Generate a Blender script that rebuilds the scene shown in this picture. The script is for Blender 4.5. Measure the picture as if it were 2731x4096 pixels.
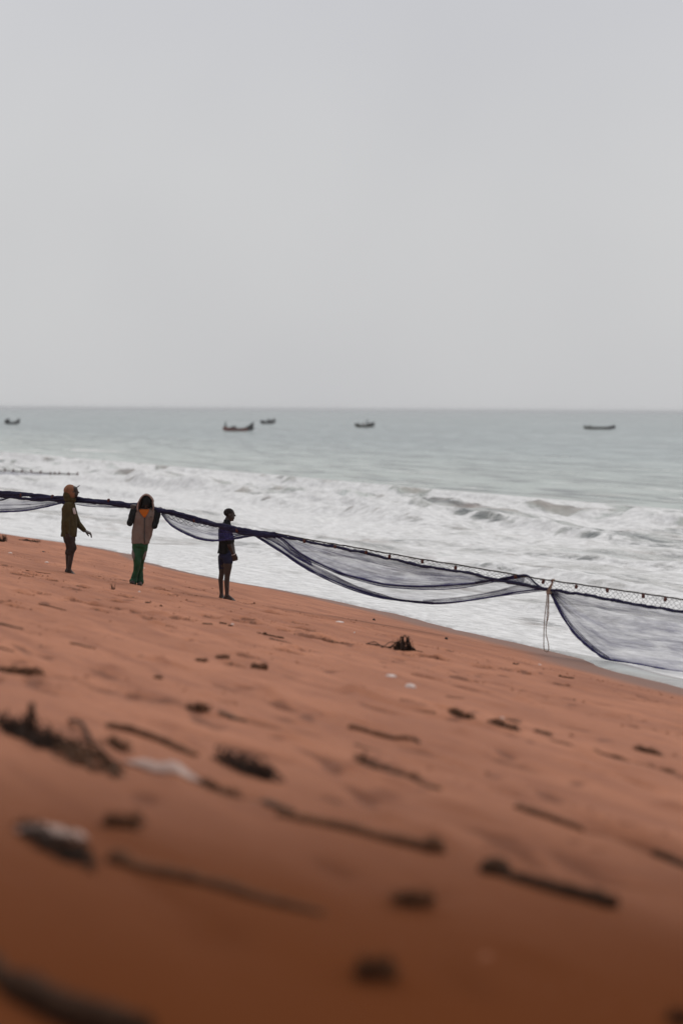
import bpy, bmesh, math, random
import numpy as np
from mathutils import Vector, Matrix

for o in list(bpy.data.objects):
    bpy.data.objects.remove(o)
C = bpy.context.scene.collection
scn = bpy.context.scene
random.seed(7)
R = math.radians

# ------------------------------------------------------------------ camera
IW, IH = 2731.0, 4096.0
FPX = 85.0 / 36.0 * IH
CAM = Vector((0, 0, 4.6))
PIT = math.atan((2048 - 1637) / FPX)
ROL = R(0.357)
FW = Vector((0, math.cos(PIT), -math.sin(PIT)))
UP0 = Vector((0, math.sin(PIT), math.cos(PIT)))
RT = Vector((1, 0, 0)) * math.cos(ROL) + UP0 * math.sin(ROL)
UP = UP0 * math.cos(ROL) - Vector((1, 0, 0)) * math.sin(ROL)
cd = bpy.data.cameras.new('camera')
cam = bpy.data.objects.new('camera', cd)
C.objects.link(cam)
m = Matrix((RT, UP, -FW)).transposed().to_4x4()
m.translation = CAM
cam.matrix_world = m
cd.sensor_fit = 'VERTICAL'
cd.sensor_height = 36
cd.sensor_width = 24
cd.lens = 85
cd.clip_start = 0.1
cd.clip_end = 80000
cd.dof.use_dof = True
cd.dof.focus_distance = 51.0
cd.dof.aperture_fstop = 0.9
scn.camera = cam

# ------------------------------------------------------------------ sky + sun
SUN_EL, SUN_AZ = R(58), R(25)          # azimuth measured from +Y (ahead) towards +X (sea)
w = bpy.data.worlds.new('World')
scn.world = w
w.use_nodes = True
nt = w.node_tree
nt.nodes.clear()
sky = nt.nodes.new('ShaderNodeTexSky')
sky.sky_type = 'NISHITA'
sky.sun_disc = False
sky.sun_elevation = SUN_EL
sky.sun_rotation = SUN_AZ
sky.dust_density = 4
sky.air_density = 1
hs = nt.nodes.new('ShaderNodeHueSaturation')
hs.inputs['Saturation'].default_value = 0.25
mixs = nt.nodes.new('ShaderNodeMix'); mixs.data_type = 'RGBA'
mixs.inputs['Factor'].default_value = 0.88     # cloud cover
tcs = nt.nodes.new('ShaderNodeTexCoord')
cn = nt.nodes.new('ShaderNodeTexNoise')
cn.inputs['Scale'].default_value = 4.2
cn.inputs['Detail'].default_value = 4
cn.inputs['Roughness'].default_value = 0.45
cr = nt.nodes.new('ShaderNodeValToRGB')
cr.color_ramp.elements[0].position = 0.25
cr.color_ramp.elements[0].color = (5.75, 5.80, 5.98, 1)
cr.color_ramp.elements[1].position = 0.7
cr.color_ramp.elements[1].color = (6.75, 6.78, 6.82, 1)
bg = nt.nodes.new('ShaderNodeBackground')
bg.inputs['Strength'].default_value = 0.1
wo = nt.nodes.new('ShaderNodeOutputWorld')
L = nt.links.new
L(tcs.outputs['Generated'], cn.inputs['Vector'])
L(cn.outputs['Fac'], cr.inputs['Fac'])
L(sky.outputs['Color'], hs.inputs['Color'])
L(hs.outputs['Color'], mixs.inputs['A'])
sx = nt.nodes.new('ShaderNodeSeparateXYZ')
mr = nt.nodes.new('ShaderNodeMapRange'); mr.interpolation_type = 'SMOOTHSTEP'
mr.inputs[1].default_value = 0.07; mr.inputs[2].default_value = 0.24
ml = nt.nodes.new('ShaderNodeMix'); ml.data_type = 'RGBA'; ml.blend_type = 'MULTIPLY'
ml.inputs['B'].default_value = (0.925, 0.925, 0.97, 1)
L(tcs.outputs['Generated'], sx.inputs[0]); L(sx.outputs['Z'], mr.inputs[0]); L(mr.outputs[0], ml.inputs['Factor'])
L(cr.outputs['Color'], ml.inputs['A'])
L(ml.outputs['Result'], mixs.inputs['B'])
L(mixs.outputs['Result'], bg.inputs['Color'])
L(bg.outputs['Background'], wo.inputs['Surface'])

sl = bpy.data.lights.new('sun', 'SUN')
sl.energy = 1.4
sl.angle = R(40)
sl.color = (1, 0.97, 0.93)
so = bpy.data.objects.new('sun', sl)
C.objects.link(so)
sd = Vector((math.sin(SUN_AZ) * math.cos(SUN_EL), math.cos(SUN_AZ) * math.cos(SUN_EL), math.sin(SUN_EL)))
so.rotation_euler = sd.to_track_quat('Z', 'Y').to_euler()
so.location = (20, 60, 60)

scn.view_settings.view_transform = 'Standard'
scn.view_settings.look = 'None'
scn.view_settings.exposure = 0.0
scn.view_settings.gamma = 1
scn.view_settings.use_curve_mapping = False
scn.cycles.transparent_max_bounces = 32

# ------------------------------------------------------------------ numeric helpers
def h2(a, b, seed):
    n = (a * 374761393 + b * 668265263 + seed * 1442695041) & 0xffffffff
    n = ((n ^ (n >> 13)) * 1274126177) & 0xffffffff
    return ((n ^ (n >> 16)) & 0xffff) / 65535.0

def vnoise(x, y, seed=0):
    x = np.asarray(x, dtype=float); y = np.asarray(y, dtype=float)
    xi = np.floor(x).astype(np.int64); yi = np.floor(y).astype(np.int64)
    xf = x - xi; yf = y - yi
    u = xf * xf * (3 - 2 * xf); v = yf * yf * (3 - 2 * yf)
    a = h2(xi, yi, seed); b = h2(xi + 1, yi, seed)
    c = h2(xi, yi + 1, seed); d = h2(xi + 1, yi + 1, seed)
    return (a * (1 - u) + b * u) * (1 - v) + (c * (1 - u) + d * u) * v

def fbm(x, y, seed=0, octv=4, rough=0.5):
    s = 0; a = 1; tot = 0
    for k in range(octv):
        s = s + a * vnoise(np.asarray(x) * 2 ** k + 13.7 * k, np.asarray(y) * 2 ** k - 7.1 * k, seed + k)
        tot += a; a *= rough
    return s / tot

def sst(e0, e1, x):
    t = np.clip((np.asarray(x, dtype=float) - e0) / (e1 - e0), 0, 1)
    return t * t * (3 - 2 * t)

# ------------------------------------------------------------------ shore frame: t along the shore (away), u towards the sea
OX, OY = 4.9, 34.8
TX, TY = -0.343, 0.9393
NX, NY = 0.9393, 0.343

def tu(x, y):
    return (x - OX) * TX + (y - OY) * TY, (x - OX) * NX + (y - OY) * NY

def xy(t, u):
    return OX + t * TX + u * NX, OY + t * TY + u * NY

def sand_base(u):
    u = np.asarray(u, dtype=float)
    z = 0.6 - 0.142 * u
    z = np.where(u > 1.5, 0.387 - 0.08 * (u - 1.5), z)
    z = np.maximum(z, -3.0)
    top = 0.6 + 0.142 * 15
    z = np.where(u < -15, top + 0.35 * (1 - np.exp((u + 15) * 0.142 / 0.35)), z)
    return z

def ray(X, Y):
    return FW * FPX + RT * (X - IW / 2) - UP * (Y - IH / 2)

def at_depth(X, Y, d):
    r = ray(X, Y)
    return CAM + r * (d / r.y)

def hit(X, Y, zf):
    r = ray(X, Y); r = r / r.y
    d = 30.0
    lo, hi = 3.0, 4000.0
    for k in range(60):
        d = (lo + hi) / 2
        p = CAM + r * d
        t_, u_ = tu(p.x, p.y)
        if p.z > float(zf(t_, u_)): lo = d
        else: hi = d
    return CAM + r * d

def on_plain(X, Y):
    return hit(X, Y, lambda t, u: sand_base(u))

# dents and heaps of the sand surface: (t, u, radius along, radius across, height)
DENTS = []
def add_dent(X, Y, la, lu, h, tilt=0):
    p = on_plain(X, Y)
    t_, u_ = tu(p.x, p.y)
    DENTS.append((t_, u_, la, lu, h, tilt))

HEAPS = []
FOOT = [(166, 2376), (210, 2318), (305, 2358), (462, 2402), (475, 2432), (505, 2384), (400, 2437), (845, 2467), (958, 2482),
        (700, 2470), (760, 2480), (150, 2300), (60, 2420), (95, 2375), (300, 2400), (375, 2416), (1020, 2490), (1140, 2518),
        (1240, 2520), (1190, 2492), (1300, 2553), (1400, 2570), (1090, 2455), (330, 2345), (20, 2260), (75, 2298), (540, 2446),
        (600, 2470), (660, 2500), (1290, 2545), (1345, 2560), (1240, 2545), (980, 2476), (20, 2400), (100, 2298), (380, 2305),
        (690, 2382), (775, 2378), (655, 2355), (1700, 2620), (1760, 2632), (1650, 2618), (1930, 2665), (2020, 2675), (2100, 2690),
        (2240, 2735), (1220, 2600), (1150, 2605), (980, 2620), (940, 2660), (1800, 2840), (1700, 2700), (1870, 2715), (1860, 2745)]
rf = random.Random(3)
for (X, Y) in FOOT:
    add_dent(X, Y, rf.uniform(.22, .42), rf.uniform(.08, .14), -rf.uniform(.05, .085), rf.uniform(-.4, .4))
    p = on_plain(X, Y); t_, u_ = tu(p.x, p.y)
    DENTS.append((t_ + rf.uniform(.2, .4), u_ + rf.uniform(-.08, .08), .16, .13, rf.uniform(.03, .06), 0))
    HEAPS.append((t_, u_))
for k in range(950):       # older scuffs in two trampled bands along the beach
    t_ = rf.uniform(-20, 45)
    u_ = rf.choice([rf.gauss(-4.6, .35), rf.gauss(-4.6, .35), rf.gauss(-7.3, .7), rf.gauss(-10.4, .5), rf.gauss(-2.6, .25), rf.uniform(-13, -2)])
    DENTS.append((t_, u_, rf.uniform(.12, .36), rf.uniform(.05, .11), rf.choice([-1, -1, 1]) * rf.uniform(.01, .04), rf.uniform(-.8, .8)))
for (X, Y) in [(262, 2293), (300, 2297), (535, 2335), (565, 2340), (880, 2385), (935, 2397)]:
    add_dent(X, Y, .24, .10, -.011)  # dents at the feet, darkened by the scuff colour as contact shade
for k in range(170):
    t_ = rf.uniform(-26, -6)
    u_ = rf.choice([rf.gauss(-9.6, .3), rf.gauss(-11.2, .3), rf.gauss(-12.6, .3), rf.gauss(-8.2, .4), rf.uniform(-14, -5)])
    DENTS.append((t_, u_, rf.uniform(.25, .8), rf.uniform(.05, .13), rf.choice([-1, -1, 1]) * rf.uniform(.02, .065), rf.uniform(-.3, .3)))
for X, Y, la, lu, h in [(1590, 3085, .38, .16, -.07), (1560, 3060, .5, .12, .05), (1650, 3625, .2, .14, .06), (1500, 3920, .17, .13, .09),
                        (60, 2670, .55, .25, -.1), (90, 2640, .6, .2, .05), (250, 4050, .9, .25, -.1), (488, 3301, .2, .12, .05),
                        (1650, 3110, .5, .1, -.04), (1220, 3560, .9, .2, .03), (700, 3560, .9, .15, -.04), (2450, 3020, .4, .1, -.05),
                        (2610, 3060, .35, .08, -.05), (2240, 2970, .25, .08, -.04), (1790, 2850, .25, .1, .04), (2010, 2908, .3, .1, .04)]:
    add_dent(X, Y, la, lu, h)
DN = np.array(DENTS)

def sand_z(t, u):
    t = np.asarray(t, dtype=float); u = np.asarray(u, dtype=float)
    near = np.clip(sst(.3, -2.0, u), 0, 1)
    z = sand_base(u)
    z = z + near * (0.07 * (fbm(t / 7, u / 1.6, 5, 3) - .5) + 0.028 * (fbm(t / 1.6, u / .5, 9, 3) - .5) + 0.012 * (fbm(t / .35, u / .2, 12, 2) - .5))
    return z

def sand_full(t, u):
    """height with the dents; arrays of any shape"""
    t = np.asarray(t, dtype=float); u = np.asarray(u, dtype=float)
    z = np.array(sand_z(t, u), dtype=float)
    tf = t.ravel(); uf = u.ravel(); zf = z.ravel()
    if tf.size < 50:
        da = tf[:, None] - DN[None, :, 0]; db = uf[:, None] - DN[None, :, 1]
        ca, sa = np.cos(DN[:, 5]), np.sin(DN[:, 5])
        q = ((da * ca + db * sa) / DN[:, 2]) ** 2 + ((-da * sa + db * ca) / DN[:, 3]) ** 2
        zf = zf + np.where(q < 9, DN[:, 4] * np.exp(-q * 1.2), 0).sum(1)
        return zf.reshape(t.shape)
    t1 = t[0, :]; u1 = u[:, 0]
    for (a, b, la, lu, h, ti) in DN:
        rr = max(la, lu) * 2.6
        i0, i1 = np.searchsorted(t1, [a - rr, a + rr]); j0, j1 = np.searchsorted(u1, [b - rr, b + rr])
        if i1 <= i0 or j1 <= j0: continue
        da = t[j0:j1, i0:i1] - a; db = u[j0:j1, i0:i1] - b
        ca, sa = math.cos(ti), math.sin(ti)
        q = ((da * ca + db * sa) / la) ** 2 + ((-da * sa + db * ca) / lu) ** 2
        z[j0:j1, i0:i1] += h * np.exp(-q * 1.2)
    return z

def scuff_shade_map(t, u):
    z = np.zeros_like(t); t1 = t[0, :]; u1 = u[:, 0]
    for (a, b, la, lu, h, ti) in DN:
        if h > -.006: continue
        rr = max(la, lu) * 2.6
        i0, i1 = np.searchsorted(t1, [a - rr, a + rr]); j0, j1 = np.searchsorted(u1, [b - rr, b + rr])
        if i1 <= i0 or j1 <= j0: continue
        da = t[j0:j1, i0:i1] - a; db = u[j0:j1, i0:i1] - b
        ca, sa = math.cos(ti), math.sin(ti)
        q = ((da * ca + db * sa) / la) ** 2 + ((-da * sa + db * ca) / lu) ** 2
        z[j0:j1, i0:i1] += min(1.3, .75 + abs(h) * 18) * np.exp(-q * 1.4)
    return np.clip(z, 0, 1.4)

def gz(x, y):
    t_, u_ = tu(x, y)
    return float(sand_full(np.array([t_]), np.array([u_]))[0])

def on_sand(X, Y):
    p = on_plain(X, Y)
    return Vector((p.x, p.y, gz(p.x, p.y)))

# waterline traced on the beach
WL = [(-700, 2035), (-300, 2078), (0, 2120), (218, 2154), (313, 2179), (430, 2198), (522, 2218), (575, 2246), (660, 2266), (749, 2290), (830, 2306), (923, 2327), (1115, 2359), (1145, 2365),
      (1317, 2400), (1490, 2436), (1667, 2480), (1831, 2520), (1934, 2541), (2049, 2569), (2187, 2603), (2290, 2632), (2405, 2675), (2548, 2710), (2692, 2747), (2731, 2758), (2900, 2800)]
ED = sorted([tu(*on_plain(X, Y).xy) for X, Y in WL])
EDt = np.array([e[0] for e in ED]); EDu = np.array([e[1] for e in ED])
def edge_u(t):
    t = np.asarray(t, dtype=float)
    e = np.interp(t, EDt, EDu)
    e = e * sst(-40, -8, t) * sst(140, 70, t) + .9 * (fbm(t / 9, t * 0, 3, 2) - .5) * (1 - sst(-25, -8, t) * sst(90, 60, t))
    return e + 0.22 * (fbm(t / 1.1, t * 0 + 3, 31, 3) - .5) + .30 * (fbm(t / 3.6, t * 0 + 8, 33, 2) - .5)

# ------------------------------------------------------------------ mesh helpers
def nlink(nt, a, b): nt.links.new(a, b)

def grid_obj(name, P, mat, uv=None, attrs=None, parent=None, flip=False):
    nr, nc = P.shape[:2]
    me = bpy.data.meshes.new(name)
    idx = np.arange(nr * nc).reshape(nr, nc)
    q = np.stack([idx[:-1, :-1], idx[:-1, 1:], idx[1:, 1:], idx[1:, :-1]], -1).reshape(-1, 4)
    if flip: q = q[:, ::-1]
    nf = len(q)
    me.vertices.add(nr * nc); me.vertices.foreach_set('co', P.reshape(-1).astype(np.float32))
    me.loops.add(nf * 4); me.loops.foreach_set('vertex_index', q.reshape(-1).astype(np.int32))
    me.polygons.add(nf)
    me.polygons.foreach_set('loop_start', np.arange(0, nf * 4, 4, dtype=np.int32))
    me.polygons.foreach_set('loop_total', np.full(nf, 4, dtype=np.int32))
    me.polygons.foreach_set('use_smooth', np.ones(nf, dtype=bool))
    me.update(calc_edges=True)
    if uv is not None:
        l = me.uv_layers.new(name='UVMap')
        l.data.foreach_set('uv', uv.reshape(-1, 2)[q.reshape(-1)].reshape(-1).astype(np.float32))
    for k, v in (attrs or {}).items():
        a = me.attributes.new(k, 'FLOAT', 'POINT')
        a.data.foreach_set('value', np.asarray(v).reshape(-1).astype(np.float32))
    me.materials.append(mat)
    o = bpy.data.objects.new(name, me)
    C.objects.link(o)
    o.parent = parent
    return o

class MB:
    def __init__(s): s.v = []; s.f = []
    def tube(s, pts, rad, n=6, flat=1.0, jitter=0.0, rng=None):
        pts = [Vector(p) for p in pts]
        if not isinstance(rad, (list, tuple)): rad = [rad] * len(pts)
        base = len(s.v)
        up = None
        k = len(pts)
        for i, p in enumerate(pts):
            d = (pts[min(i + 1, k - 1)] - pts[max(i - 1, 0)])
            if d.length < 1e-9: d = Vector((0, 0, 1))
            d.normalize()
            if up is None:
                up = Vector((0, 0, 1)) if abs(d.z) < .9 else Vector((1, 0, 0))
            sx = d.cross(up); sx.normalize(); up = sx.cross(d); up.normalize()
            for j in range(n):
                a = 2 * math.pi * j / n
                r = rad[i] * (1 + (rng.uniform(-jitter, jitter) if rng else 0))
                s.v.append(p + sx * (r * math.cos(a)) + up * (r * flat * math.sin(a)))
        for i in range(k - 1):
            for j in range(n):
                a = base + i * n + j; b = base + i * n + (j + 1) % n
                s.f.append((a, b, b + n, a + n))
        s.f.append(tuple(base + j for j in range(n))[::-1])
        s.f.append(tuple(base + (k - 1) * n + j for j in range(n)))
    def capsule(s, a, ra, b, rb, n=14):
        a = Vector(a); b = Vector(b); d = b - a
        ln = d.length
        if ln < 1e-6: d = Vector((0, 0, 1)); ln = 1e-6
        d = d / ln if ln > 1e-6 else Vector((0, 0, 1))
        pts, rr = [], []
        for q in (-85, -60, -30, 0):
            pts.append(a + d * (ra * math.sin(R(q)))); rr.append(ra * math.cos(R(q)))
        for q in (0, 30, 60, 85):
            pts.append(b + d * (rb * math.sin(R(q)))); rr.append(rb * math.cos(R(q)))
        if ln <= 1e-6: del pts[4]; del rr[4]
        s.tube(pts, rr, n)
    def ell(s, c, rx, ry, rz, nu=14, nv=9, rot=None):
        c = Vector(c); base = len(s.v)
        for i in range(nv):
            th = R(-86 + 172 * i / (nv - 1))
            for j in range(nu):
                a = 2 * math.pi * j / nu
                q = Vector((rx * math.cos(th) * math.cos(a), ry * math.cos(th) * math.sin(a), rz * math.sin(th)))
                if rot is not None: q = rot @ q
                s.v.append(c + q)
        for i in range(nv - 1):
            for j in range(nu):
                a = base + i * nu + j; b = base + i * nu + (j + 1) % nu
                s.f.append((a, b, b + nu, a + nu))
        s.f.append(tuple(base + j for j in range(nu))[::-1])
        s.f.append(tuple(base + (nv - 1) * nu + j for j in range(nu)))
    def loft(s, rings, n=20, caps=True):
        """rings: (cx, cy, cz, rx, ry[, tilt_x]) horizontal ellipses"""
        base = len(s.v)
        for rg in rings:
            cx, cy, cz, rx, ry = rg[:5]
            tl = rg[5] if len(rg) > 5 else 0
            for j in range(n):
                a = 2 * math.pi * j / n
                s.v.append(Vector((cx + rx * math.cos(a), cy + ry * math.sin(a), cz + tl * math.cos(a))))
        for i in range(len(rings) - 1):
            for j in range(n):
                a = base + i * n + j; b = base + i * n + (j + 1) % n
                s.f.append((a, b, b + n, a + n))
        if caps:
            s.f.append(tuple(base + j for j in range(n))[::-1])
            s.f.append(tuple(base + (len(rings) - 1) * n + j for j in range(n)))
    def box(s, c, dx, dy, dz, rot=None):
        base = len(s.v); c = Vector(c)
        for x in (-1, 1):
            for y in (-1, 1):
                for z in (-1, 1):
                    q = Vector((x * dx / 2, y * dy / 2, z * dz / 2))
                    if rot is not None: q = rot @ q
                    s.v.append(c + q)
        for f in ((0, 1, 3, 2), (4, 6, 7, 5), (0, 4, 5, 1), (2, 3, 7, 6), (0, 2, 6, 4), (1, 5, 7, 3)):
            s.f.append(tuple(base + k for k in f))
    def mesh(s, name, mat, smooth=True):
        me = bpy.data.meshes.new(name)
        me.from_pydata([tuple(v) for v in s.v], [], s.f)
        me.polygons.foreach_set('use_smooth', np.full(len(me.polygons), smooth))
        bm = bmesh.new(); bm.from_mesh(me)
        bmesh.ops.recalc_face_normals(bm, faces=bm.faces)
        bm.to_mesh(me); bm.free()
        me.materials.append(mat)
        return me
    def obj(s, name, mat, parent=None, loc=None, smooth=True):
        o = bpy.data.objects.new(name, s.mesh(name, mat, smooth))
        C.objects.link(o); o.parent = parent
        if loc is not None: o.location = loc
        return o
    def fused(s, name, mat, parent=None, voxel=.008, smooth=4, fold=None):
        """one continuous surface out of the overlapping volumes"""
        o = s.obj(name, mat, None)
        r = o.modifiers.new('r', 'REMESH'); r.mode = 'VOXEL'; r.voxel_size = voxel; r.use_smooth_shade = True
        q = o.modifiers.new('s', 'SMOOTH'); q.iterations = smooth; q.factor = .5
        dg = bpy.context.evaluated_depsgraph_get()
        me = bpy.data.meshes.new_from_object(o.evaluated_get(dg))
        me.name = name
        old = o.data
        o.modifiers.clear(); o.data = me
        bpy.data.meshes.remove(old)
        if not me.materials: me.materials.append(mat)
        if fold:
            n = len(me.vertices)
            co = np.zeros(n * 3, np.float32); no = np.zeros(n * 3, np.float32)
            me.vertices.foreach_get('co', co); me.vertices.foreach_get('normal', no)
            co = co.reshape(-1, 3); no = no.reshape(-1, 3)
            amp, sx, sz, sd = fold
            k = fbm((co[:, 0] + co[:, 1] * .8) * sx + co[:, 2] * sz * .4, co[:, 2] * sz, sd, 3) - .5
            co = co + no * (amp * k)[:, None]
            me.vertices.foreach_set('co', co.reshape(-1).astype(np.float32)); me.update()
        me.polygons.foreach_set('use_smooth', np.ones(len(me.polygons), dtype=bool))
        o.parent = parent
        return o

def crom(pts, n):
    """smooth curve through points, n samples"""
    P = [Vector(p) for p in pts]
    if len(P) == 2: return [P[0].lerp(P[1], i / (n - 1)) for i in range(n)]
    P = [P[0] * 2 - P[1]] + P + [P[-1] * 2 - P[-2]]
    seg = [(P[i + 1] - P[i]).length for i in range(1, len(P) - 2)]
    tot = sum(seg)
    out = []
    for i in range(n):
        q = tot * i / (n - 1); k = 0
        while k < len(seg) - 1 and q > seg[k]: q -= seg[k]; k += 1
        t = min(q / max(seg[k], 1e-9), 1)
        a, b, c, d = P[k], P[k + 1], P[k + 2], P[k + 3]
        out.append(.5 * ((2 * b) + (c - a) * t + (2 * a - 5 * b + 4 * c - d) * t * t + (3 * b - a - 3 * c + d) * t ** 3))
    return out

def tag(o, label=None, cat=None, group=None, kind=None):
    if label: o['label'] = label
    if cat: o['category'] = cat
    if group: o['group'] = group
    if kind: o['kind'] = kind
    return o

def empty(name, loc, rz=0, parent=None):
    o = bpy.data.objects.new(name, None)
    C.objects.link(o); o.location = loc; o.rotation_euler = (0, 0, rz); o.empty_display_size = .2
    o.parent = parent
    return o

# ------------------------------------------------------------------ materials
def simple(name, col, rough=.8, spec=.3, var=.25, scale=12, bump=0.0, bscale=60):
    m = bpy.data.materials.new(name); m.use_nodes = True
    nt = m.node_tree; b = nt.nodes['Principled BSDF']
    tc = nt.nodes.new('ShaderNodeTexCoord')
    n = nt.nodes.new('ShaderNodeTexNoise'); n.inputs['Scale'].default_value = scale; n.inputs['Detail'].default_value = 5
    r = nt.nodes.new('ShaderNodeValToRGB')
    r.color_ramp.elements[0].position = .3; r.color_ramp.elements[1].position = .7
    r.color_ramp.elements[0].color = tuple(c * (1 - var) for c in col) + (1,)
    r.color_ramp.elements[1].color = tuple(min(1, c * (1 + var)) for c in col) + (1,)
    nlink(nt, tc.outputs['Object'], n.inputs['Vector']); nlink(nt, n.outputs['Fac'], r.inputs['Fac'])
    nlink(nt, r.outputs['Color'], b.inputs['Base Color'])
    b.inputs['Roughness'].default_value = rough
    b.inputs['Specular IOR Level'].default_value = spec
    if bump:
        n2 = nt.nodes.new('ShaderNodeTexNoise'); n2.inputs['Scale'].default_value = bscale; n2.inputs['Detail'].default_value = 4
        bp = nt.nodes.new('ShaderNodeBump'); bp.inputs['Strength'].default_value = bump; bp.inputs['Distance'].default_value = .01
        nlink(nt, tc.outputs['Object'], n2.inputs['Vector']); nlink(nt, n2.outputs['Fac'], bp.inputs['Height'])
        nlink(nt, bp.outputs['Normal'], b.inputs['Normal'])
    return m

class NT:
    """small node-writing helper"""
    def __init__(s, name):
        s.m = bpy.data.materials.new(name); s.m.use_nodes = True
        s.t = s.m.node_tree; s.b = s.t.nodes['Principled BSDF']
    def n(s, typ, **kw):
        o = s.t.nodes.new(typ)
        for k, v in kw.items():
            if hasattr(o, k): setattr(o, k, v)
            else: o.inputs[k.replace('_', ' ')].default_value = v
        return o
    def l(s, a, b): s.t.links.new(a, b)
    def noise(s, vec, scale, detail=5, rough=.55, dist=0.0):
        o = s.n('ShaderNodeTexNoise'); o.inputs['Scale'].default_value = scale; o.inputs['Detail'].default_value = detail
        o.inputs['Roughness'].default_value = rough; o.inputs['Distortion'].default_value = dist
        s.l(vec, o.inputs['Vector']); return o.outputs['Fac']
    def math(s, op, a, b=None, c=None, clamp=False):
        o = s.n('ShaderNodeMath'); o.operation = op; o.use_clamp = clamp
        for i, q in enumerate((a, b, c)):
            if q is None: continue
            if isinstance(q, (int, float)): o.inputs[i].default_value = q
            else: s.l(q, o.inputs[i])
        return o.outputs[0]
    def mix(s, f, a, b):
        o = s.n('ShaderNodeMix'); o.data_type = 'RGBA'
        for nm, q in (('Factor', f), ('A', a), ('B', b)):
            if isinstance(q, (int, float)): o.inputs[nm].default_value = q
            elif isinstance(q, tuple): o.inputs[nm].default_value = q + (1,)
            else: s.l(q, o.inputs[nm])
        return o.outputs['Result']
    def ss(s, x, e0, e1):
        o = s.n('ShaderNodeMapRange'); o.interpolation_type = 'SMOOTHSTEP'
        if isinstance(x, (int, float)): o.inputs[0].default_value = x
        else: s.l(x, o.inputs[0])
        for i, q in ((1, e0), (2, e1)):
            if isinstance(q, (int, float)): o.inputs[i].default_value = q
            else: s.l(q, o.inputs[i])
        return o.outputs[0]
    def attr(s, name):
        o = s.n('ShaderNodeAttribute'); o.attribute_name = name; return o.outputs['Fac']
    def uvscale(s, x, y):
        u = s.n('ShaderNodeUVMap'); mp = s.n('ShaderNodeMapping'); mp.inputs['Scale'].default_value = (x, y, 1)
        s.l(u.outputs[0], mp.inputs['Vector']); return mp.outputs['Vector']
    def bump(s, h, strength, dist, normal=None):
        o = s.n('ShaderNodeBump'); o.inputs['Strength'].default_value = strength; o.inputs['Distance'].default_value = dist
        s.l(h, o.inputs['Height'])
        if normal is not None: s.l(normal, o.inputs['Normal'])
        return o.outputs['Normal']

# ---- sand
g = NT('sand')
uv = g.uvscale(1, 1); uvs = g.uvscale(.22, 1)
n1 = g.noise(uvs, .9, 6, .6, .4)
n2 = g.noise(uv, 9, 6, .65)
n3 = g.noise(uvs, 3.2, 5, .6)
col = g.mix(g.ss(n1, .3, .72), (.318, .125, .066), (.45, .186, .100))
col = g.mix(g.math('MULTIPLY', g.ss(n3, .48, .72), .7), col, (.27, .105, .06))
col = g.mix(g.math('MULTIPLY', g.ss(n2, .48, .75), .42), col, (.22, .085, .05))
# darker streaks along the shore, then a lens vignette painted into the sand
col = g.mix(g.math('MULTIPLY', g.ss(g.noise(g.uvscale(.07, 1), 2.6, 5, .6, .5), .50, .70), .55), col, (.245, .092, .050))
rel = g.noise(uvs, 2.4, 5, .6, .3)
vig_n = g.math('ADD', g.attr('vignette'), g.math('MULTIPLY', g.math('SUBTRACT', g.noise(uvs, .35, 4, .5), .5), .45))
vig_f = g.ss(vig_n, -.05, 1.0)
col = g.mix(g.math('MULTIPLY', g.ss(g.math('ADD', g.attr('scuff_shade'), g.math('MULTIPLY', g.math('SUBTRACT', n2, .5), .9)), .35, 1.0), .8), col, (.16, .060, .032))
col = g.mix(vig_f, col, (.122, .0385, .0142))  # foreground vignette darkening mixed into the sand's base colour
wetn = g.math('ADD', g.attr('wet'), g.math('MULTIPLY', g.math('SUBTRACT', n1, .5), .35))
wetf = g.ss(wetn, .15, .85)
col = g.mix(wetf, col, (.205, .103, .070))
g.l(col, g.b.inputs['Base Color'])
g.l(g.math('SUBTRACT', .8, g.math('MULTIPLY', wetf, .2)), g.b.inputs['Roughness'])
g.l(g.math('SUBTRACT', .15, g.math('MULTIPLY', vig_f, .15)), g.b.inputs['Specular IOR Level'])
nb = g.bump(g.noise(uv, 60, 4, .7), .35, .006)
nb = g.bump(n2, .55, .03, nb)
nb = g.bump(rel, .38, .07, nb)
g.l(nb, g.b.inputs['Normal'])
SAND = g.m

# ---- sea
g = NT('sea_water')
uv = g.uvscale(1, 1); uva = g.uvscale(.55, 1); uvl = g.uvscale(.3, 1)
wv = g.noise(uva, .40, 7, .6, .9)
wv2 = g.noise(uva, 1.5, 6, .65, .7)
wv3 = g.noise(uva, 5.0, 4, .6, .4)
fo = g.attr('foam')
mixn = g.math('ADD', g.math('ADD', g.math('MULTIPLY', wv, .36), g.math('MULTIPLY', wv2, .40)), g.math('MULTIPLY', wv3, .24))
thr = g.math('SUBTRACT', .74, g.math('MULTIPLY', fo, .46))
foamf = g.ss(mixn, g.math('SUBTRACT', thr, .085), g.math('ADD', thr, .085))
off = g.attr('off')
wat = g.mix(g.ss(off, 0, .35), (.44, .425, .395), (.425, .475, .425))
wat = g.mix(g.ss(off, .25, 1.0), wat, (.285, .345, .33))
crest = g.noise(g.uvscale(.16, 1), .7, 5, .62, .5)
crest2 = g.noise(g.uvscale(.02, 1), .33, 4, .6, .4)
rip_shade = g.math('ADD', g.math('MULTIPLY', crest, .62), g.math('MULTIPLY', crest2, .38))  # wave-face light and dark, painted into the water colour
wat = g.mix(g.math('MULTIPLY', g.ss(rip_shade, .47, .61), .95), wat, (.05, .062, .058))
wat = g.mix(g.math('MULTIPLY', g.ss(rip_shade, .47, .36), .8), wat, (.56, .60, .57))
sn = g.noise(uvl, .5, 4, .55)
sandy = g.math('MULTIPLY', g.ss(sn, .5, .72), g.ss(off, .6, .1))
wat = g.mix(g.math('MULTIPLY', sandy, .6), wat, (.36, .265, .22))
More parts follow.
